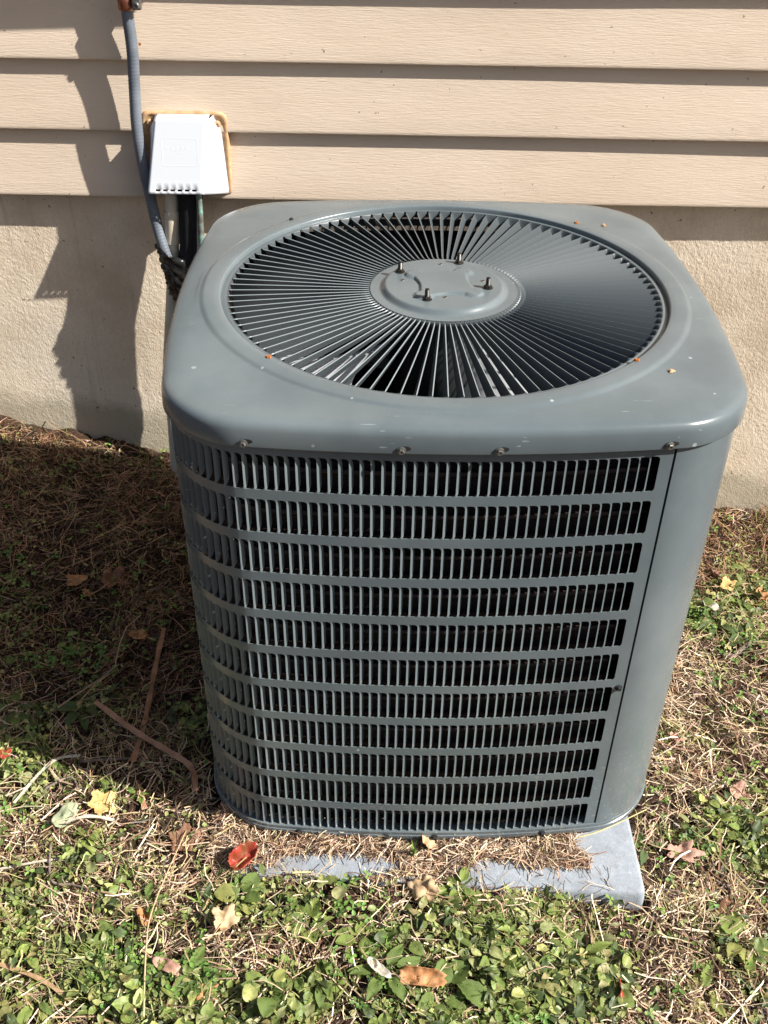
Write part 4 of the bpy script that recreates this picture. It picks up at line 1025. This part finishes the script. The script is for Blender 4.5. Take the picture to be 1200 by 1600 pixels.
fallen(.389, -.361, .062, ML['pink'], 'fallen_leaf', 'flat pinkish brown pointed leaf beside the right edge of the pad', 5, .45, .4, -.1, (.15, .1), 0, .016, 21, .7)
fallen(.244, -.597, .026, ML['red'], 'red_leaf', 'small orange red leaf standing upright in the weeds at the bottom right', 3, .1, 1.2, 1.5, (1.1, .1), 0, .026, 22, .7)
fallen(.220, -.520, .022, ML['pink'], 'fallen_leaf', 'small pink brown leaf standing beside the upright rosette', 2, .1, 1.1, 1.5, (1.0, .1), 0, .022, 23, .7)
fallen(.519, -.240, .042, ML['pink'], 'fallen_leaf', 'pinkish tan leaf above the bright clump at the right edge', 4, .35, .6, 1.1, (.2, .1), 0, .014, 24)
fallen(-.380, -.572, .046, ML['pink'], 'fallen_leaf', 'curved pinkish dry leaf strip low at the bottom left', 2, .05, 2.0, -.4, (.2, .1), 0, .018, 25, .45)
fallen(-.325, -.606, .038, ML['orange'], 'fallen_leaf', 'broken orange brown leaf scrap at the bottom edge', 5, .55, .5, .6, (.1, .1), 0, .014, 26, .6)
fallen(-.090, -.578, .040, ML['pale'], 'fallen_leaf', 'thin whitish curled strip of leaf left of the rolled orange leaf', 2, .05, 2.2, -.7, (.2, .1), 0, .024, 27, .4)
fallen(.445, -.12, .034, ML['pink'], 'fallen_leaf', 'small torn tan leaf in the straw right of the unit', 4, .4, .5, 1.1, (.2, .1), 0, .012, 28)
fallen(.46, -.20, .030, ML['brown'], 'fallen_leaf', 'small dark brown leaf in the straw near the corner of the unit', 4, .4, .5, 2.1, (.2, .1), 0, .012, 29)
# dropped seeds on the cover
for (x, y, k, lb) in ((.262, -.238, 3, 'dry tan seed husk on the top cover near its front right corner'), (.268, .235, 5, 'tiny rusty brown seed husk on the top cover near its back right corner')):
    o = link_mesh('seed_husk', blob('seed_husk', ML['tan'], .0048, k, .5), None, (x, y, zt+.0003)); o.rotation_euler = (0, 0, k); tag(o, lb, 'seed husk')

# flat strips, sticks and stems lying about
def ribbon(name, pts, w, th, mt, label, cat, ridges=True, lift=.012):
    P = spline([(x, y, float(ground_z(x, y))+lift+(z[0] if z else 0)) for x, y, *z in pts], 8); L = []
    for i, p in enumerate(P):
        t = (P[min(i+1, len(P)-1)]-P[max(i-1, 0)]).normalized(); s_ = t.cross(Vector((0, 0, 1))).normalized(); ww = w*(1-.15*math.sin(i*1.3))
        row = []
        for k in range(9):
            u = k/8-.5; row.append(p+s_*ww*u+Vector((0, 0, th*(.5+.35*math.cos(u*math.pi*8)))))
        for k in range(9):
            u = .5-k/8; row.append(p+s_*ww*u-Vector((0, 0, th*.5)))
        L.append(row)
    m = MB(); m.loops(L, True, True); return m.obj(name, mt, None, False, label=label, cat=cat)
ribbon('bark_strip', [(-.484, .088), (-.484, -.02), (-.4845, -.12), (-.486, -.222)], .0085, .0022, M_strap, 'straight flat brown fibrous strip in the shade left of the unit', 'plant strip', lift=.022)
ribbon('bark_strip', [(-.573, -.097), (-.492, -.163), (-.427, -.207), (-.391, -.233), (-.377, -.278)], .0085, .0022, M_strap, 'flat brown strip with a bent end crossing over the straight one', 'plant strip', lift=.027)
ribbon('bark_strip', [(-.475, -.255), (-.455, -.303)], .009, .002, M_strap, 'short stub of brown strip at the shadow edge', 'plant strip', lift=.014)
ribbon('dry_straw_strip', [(-.588, -.340), (-.538, -.328, .004), (-.498, -.326)], .005, .001, ML['pale'], 'pale dry blade below the yellow lobed leaf', 'dry grass blade', lift=.016)
ribbon('dry_straw_strip', [(-.66, -.300), (-.62, -.222), (-.576, -.207)], .0045, .001, ML['pale'], 'whitish dry blade near the left edge at the start of the light', 'dry grass blade', lift=.018)
ribbon('dry_straw_strip', [(-.665, -.415), (-.59, -.40, .004), (-.54, -.395)], .0035, .001, ML['pale'], 'cream dry blade in the left lawn below the oval leaf', 'dry grass blade', lift=.016)
ribbon('dry_straw_strip', [(-.62, -.560), (-.55, -.585), (-.50, -.615)], .006, .001, ML['tan'], 'wide tan blade in the bottom left corner', 'dry grass blade', lift=.020)
def stick(name, pts, r, mt, label, cat, lift=.010, taper=.6):
    P = spline([(x, y, float(ground_z(x, y))*1.0+lift+(z[0] if z else 0)) for x, y, *z in pts], 6); n = len(P)
    m = MB(); m.tube(P, [r*(1-(1-taper)*i/(n-1))*(1+.12*math.sin(i*1.9)) for i in range(n)], 7); return m.obj(name, mt, None, True, label=label, cat=cat)
M_st = mat('single_straw', (.52, .40, .22), .5, 0, .3); M_gst = mat('yellow_green_straw', (.50, .43, .20), .5, 0, .3); M_red = mat('reddish_stem', (.36, .13, .08), .6)
stick('twig', [(-.585, -.375), (-.571, -.432), (-.54, -.438), (-.511, -.452)], .0022, M_twig, 'grey bent twig in the lower left lawn', 'twig', .018)
stick('twig', [(-.578, -.211), (-.49, -.206)], .0030, M_twig, 'straight dark twig in the shade beneath the crossing strips', 'twig', .012)
stick('twig', [(.595, .110), (.627, .122), (.655, .140), (.69, .148)], .0058, M_twig, 'short lumpy grey stick at the right of the unit', 'twig', .010, .8)
stick('twig', [(-.62, -.27), (-.585, -.245), (-.565, -.275)], .0022, M_twig, 'short forked grey twig at the left shadow edge', 'twig', .014)
P_ = [(-.396, -.645, .01), (-.409, -.551, .012), (-.411, -.482, .008), (-.384, -.345, .0)]
stick('straw_stem', P_, .0013, M_st, 'long pale straw stem running up from the bottom edge', 'straw', .016)
stick('straw_stem', [(-.215, -.428, .015), (-.156, -.392, .012), (-.092, -.348, .010)], .0017, M_gst, 'yellow straw stem slanting over the bare patch of the pad', 'straw', .014)
stick('straw_stem', [(.24, -.475), (.311, -.463), (.371, -.436), (.43, -.424)], .0013, M_st, 'pale straw stem wrapping round the pad corner', 'straw', .010)
stick('straw_stem', [(.17, -.36, .012), (.25, -.345, .016), (.345, -.30, .012)], .0014, M_gst, 'yellow straw stem across the unit foot at the pad corner', 'straw', .030)
stick('dry_weed', [(-.306, -.352), (-.319, -.325, .025), (-.336, -.300, .055)], .0012, M_red, 'reddish seed stem rising beside the left foot of the unit', 'stem', .006)
def tuft(x, y, n, ln, label, z=None, spread=.25):
    z0 = float(ground_z(x, y)) if z is None else z; t = thing('grass_tuft', label, 'grass tuft', (x, y, z0)); g = random.Random(int(x*9000))
    for k in range(n):
        a = g.random()*6.3; lean = g.uniform(.05, spread); l = ln*g.uniform(.6, 1.1); P = []; r = []
        L = []
        for i in range(7):
            s_ = i/6; q = Vector((math.cos(a)*lean*l*s_*s_+g.uniform(-.0002, .0002), math.sin(a)*lean*l*s_*s_, l*s_*(1-.2*lean*s_))); w = .0016*(1-s_**2)+.0001
            L.append([q+Vector((-math.sin(a), math.cos(a), 0))*w, q+Vector((math.cos(a), math.sin(a), 0))*w*.25, q-Vector((-math.sin(a), math.cos(a), 0))*w])
        m = MB(); m.loops(L, closed=False); o = m.obj('blade', M_blade, t, True); o.location = (g.uniform(-.004, .004), g.uniform(-.004, .004), 0)
M_blade = mat('bright_grass', (.17, .27, .06), .45, 0, .4)
tuft(-.033, -.392, 9, .050, 'narrow green grass tuft growing through the litter on the pad', -.009, .3)
tuft(-.523, -.268, 3, .055, 'upright green grass blades beside the yellow lobed leaf')
tuft(-.64, -.57, 10, .075, 'green grass tuft leaning in at the lower left edge', None, 1.2)
tuft(-.345, -.47, 6, .050, 'fine green grass tuft left of the tan jagged leaf', None, .7)
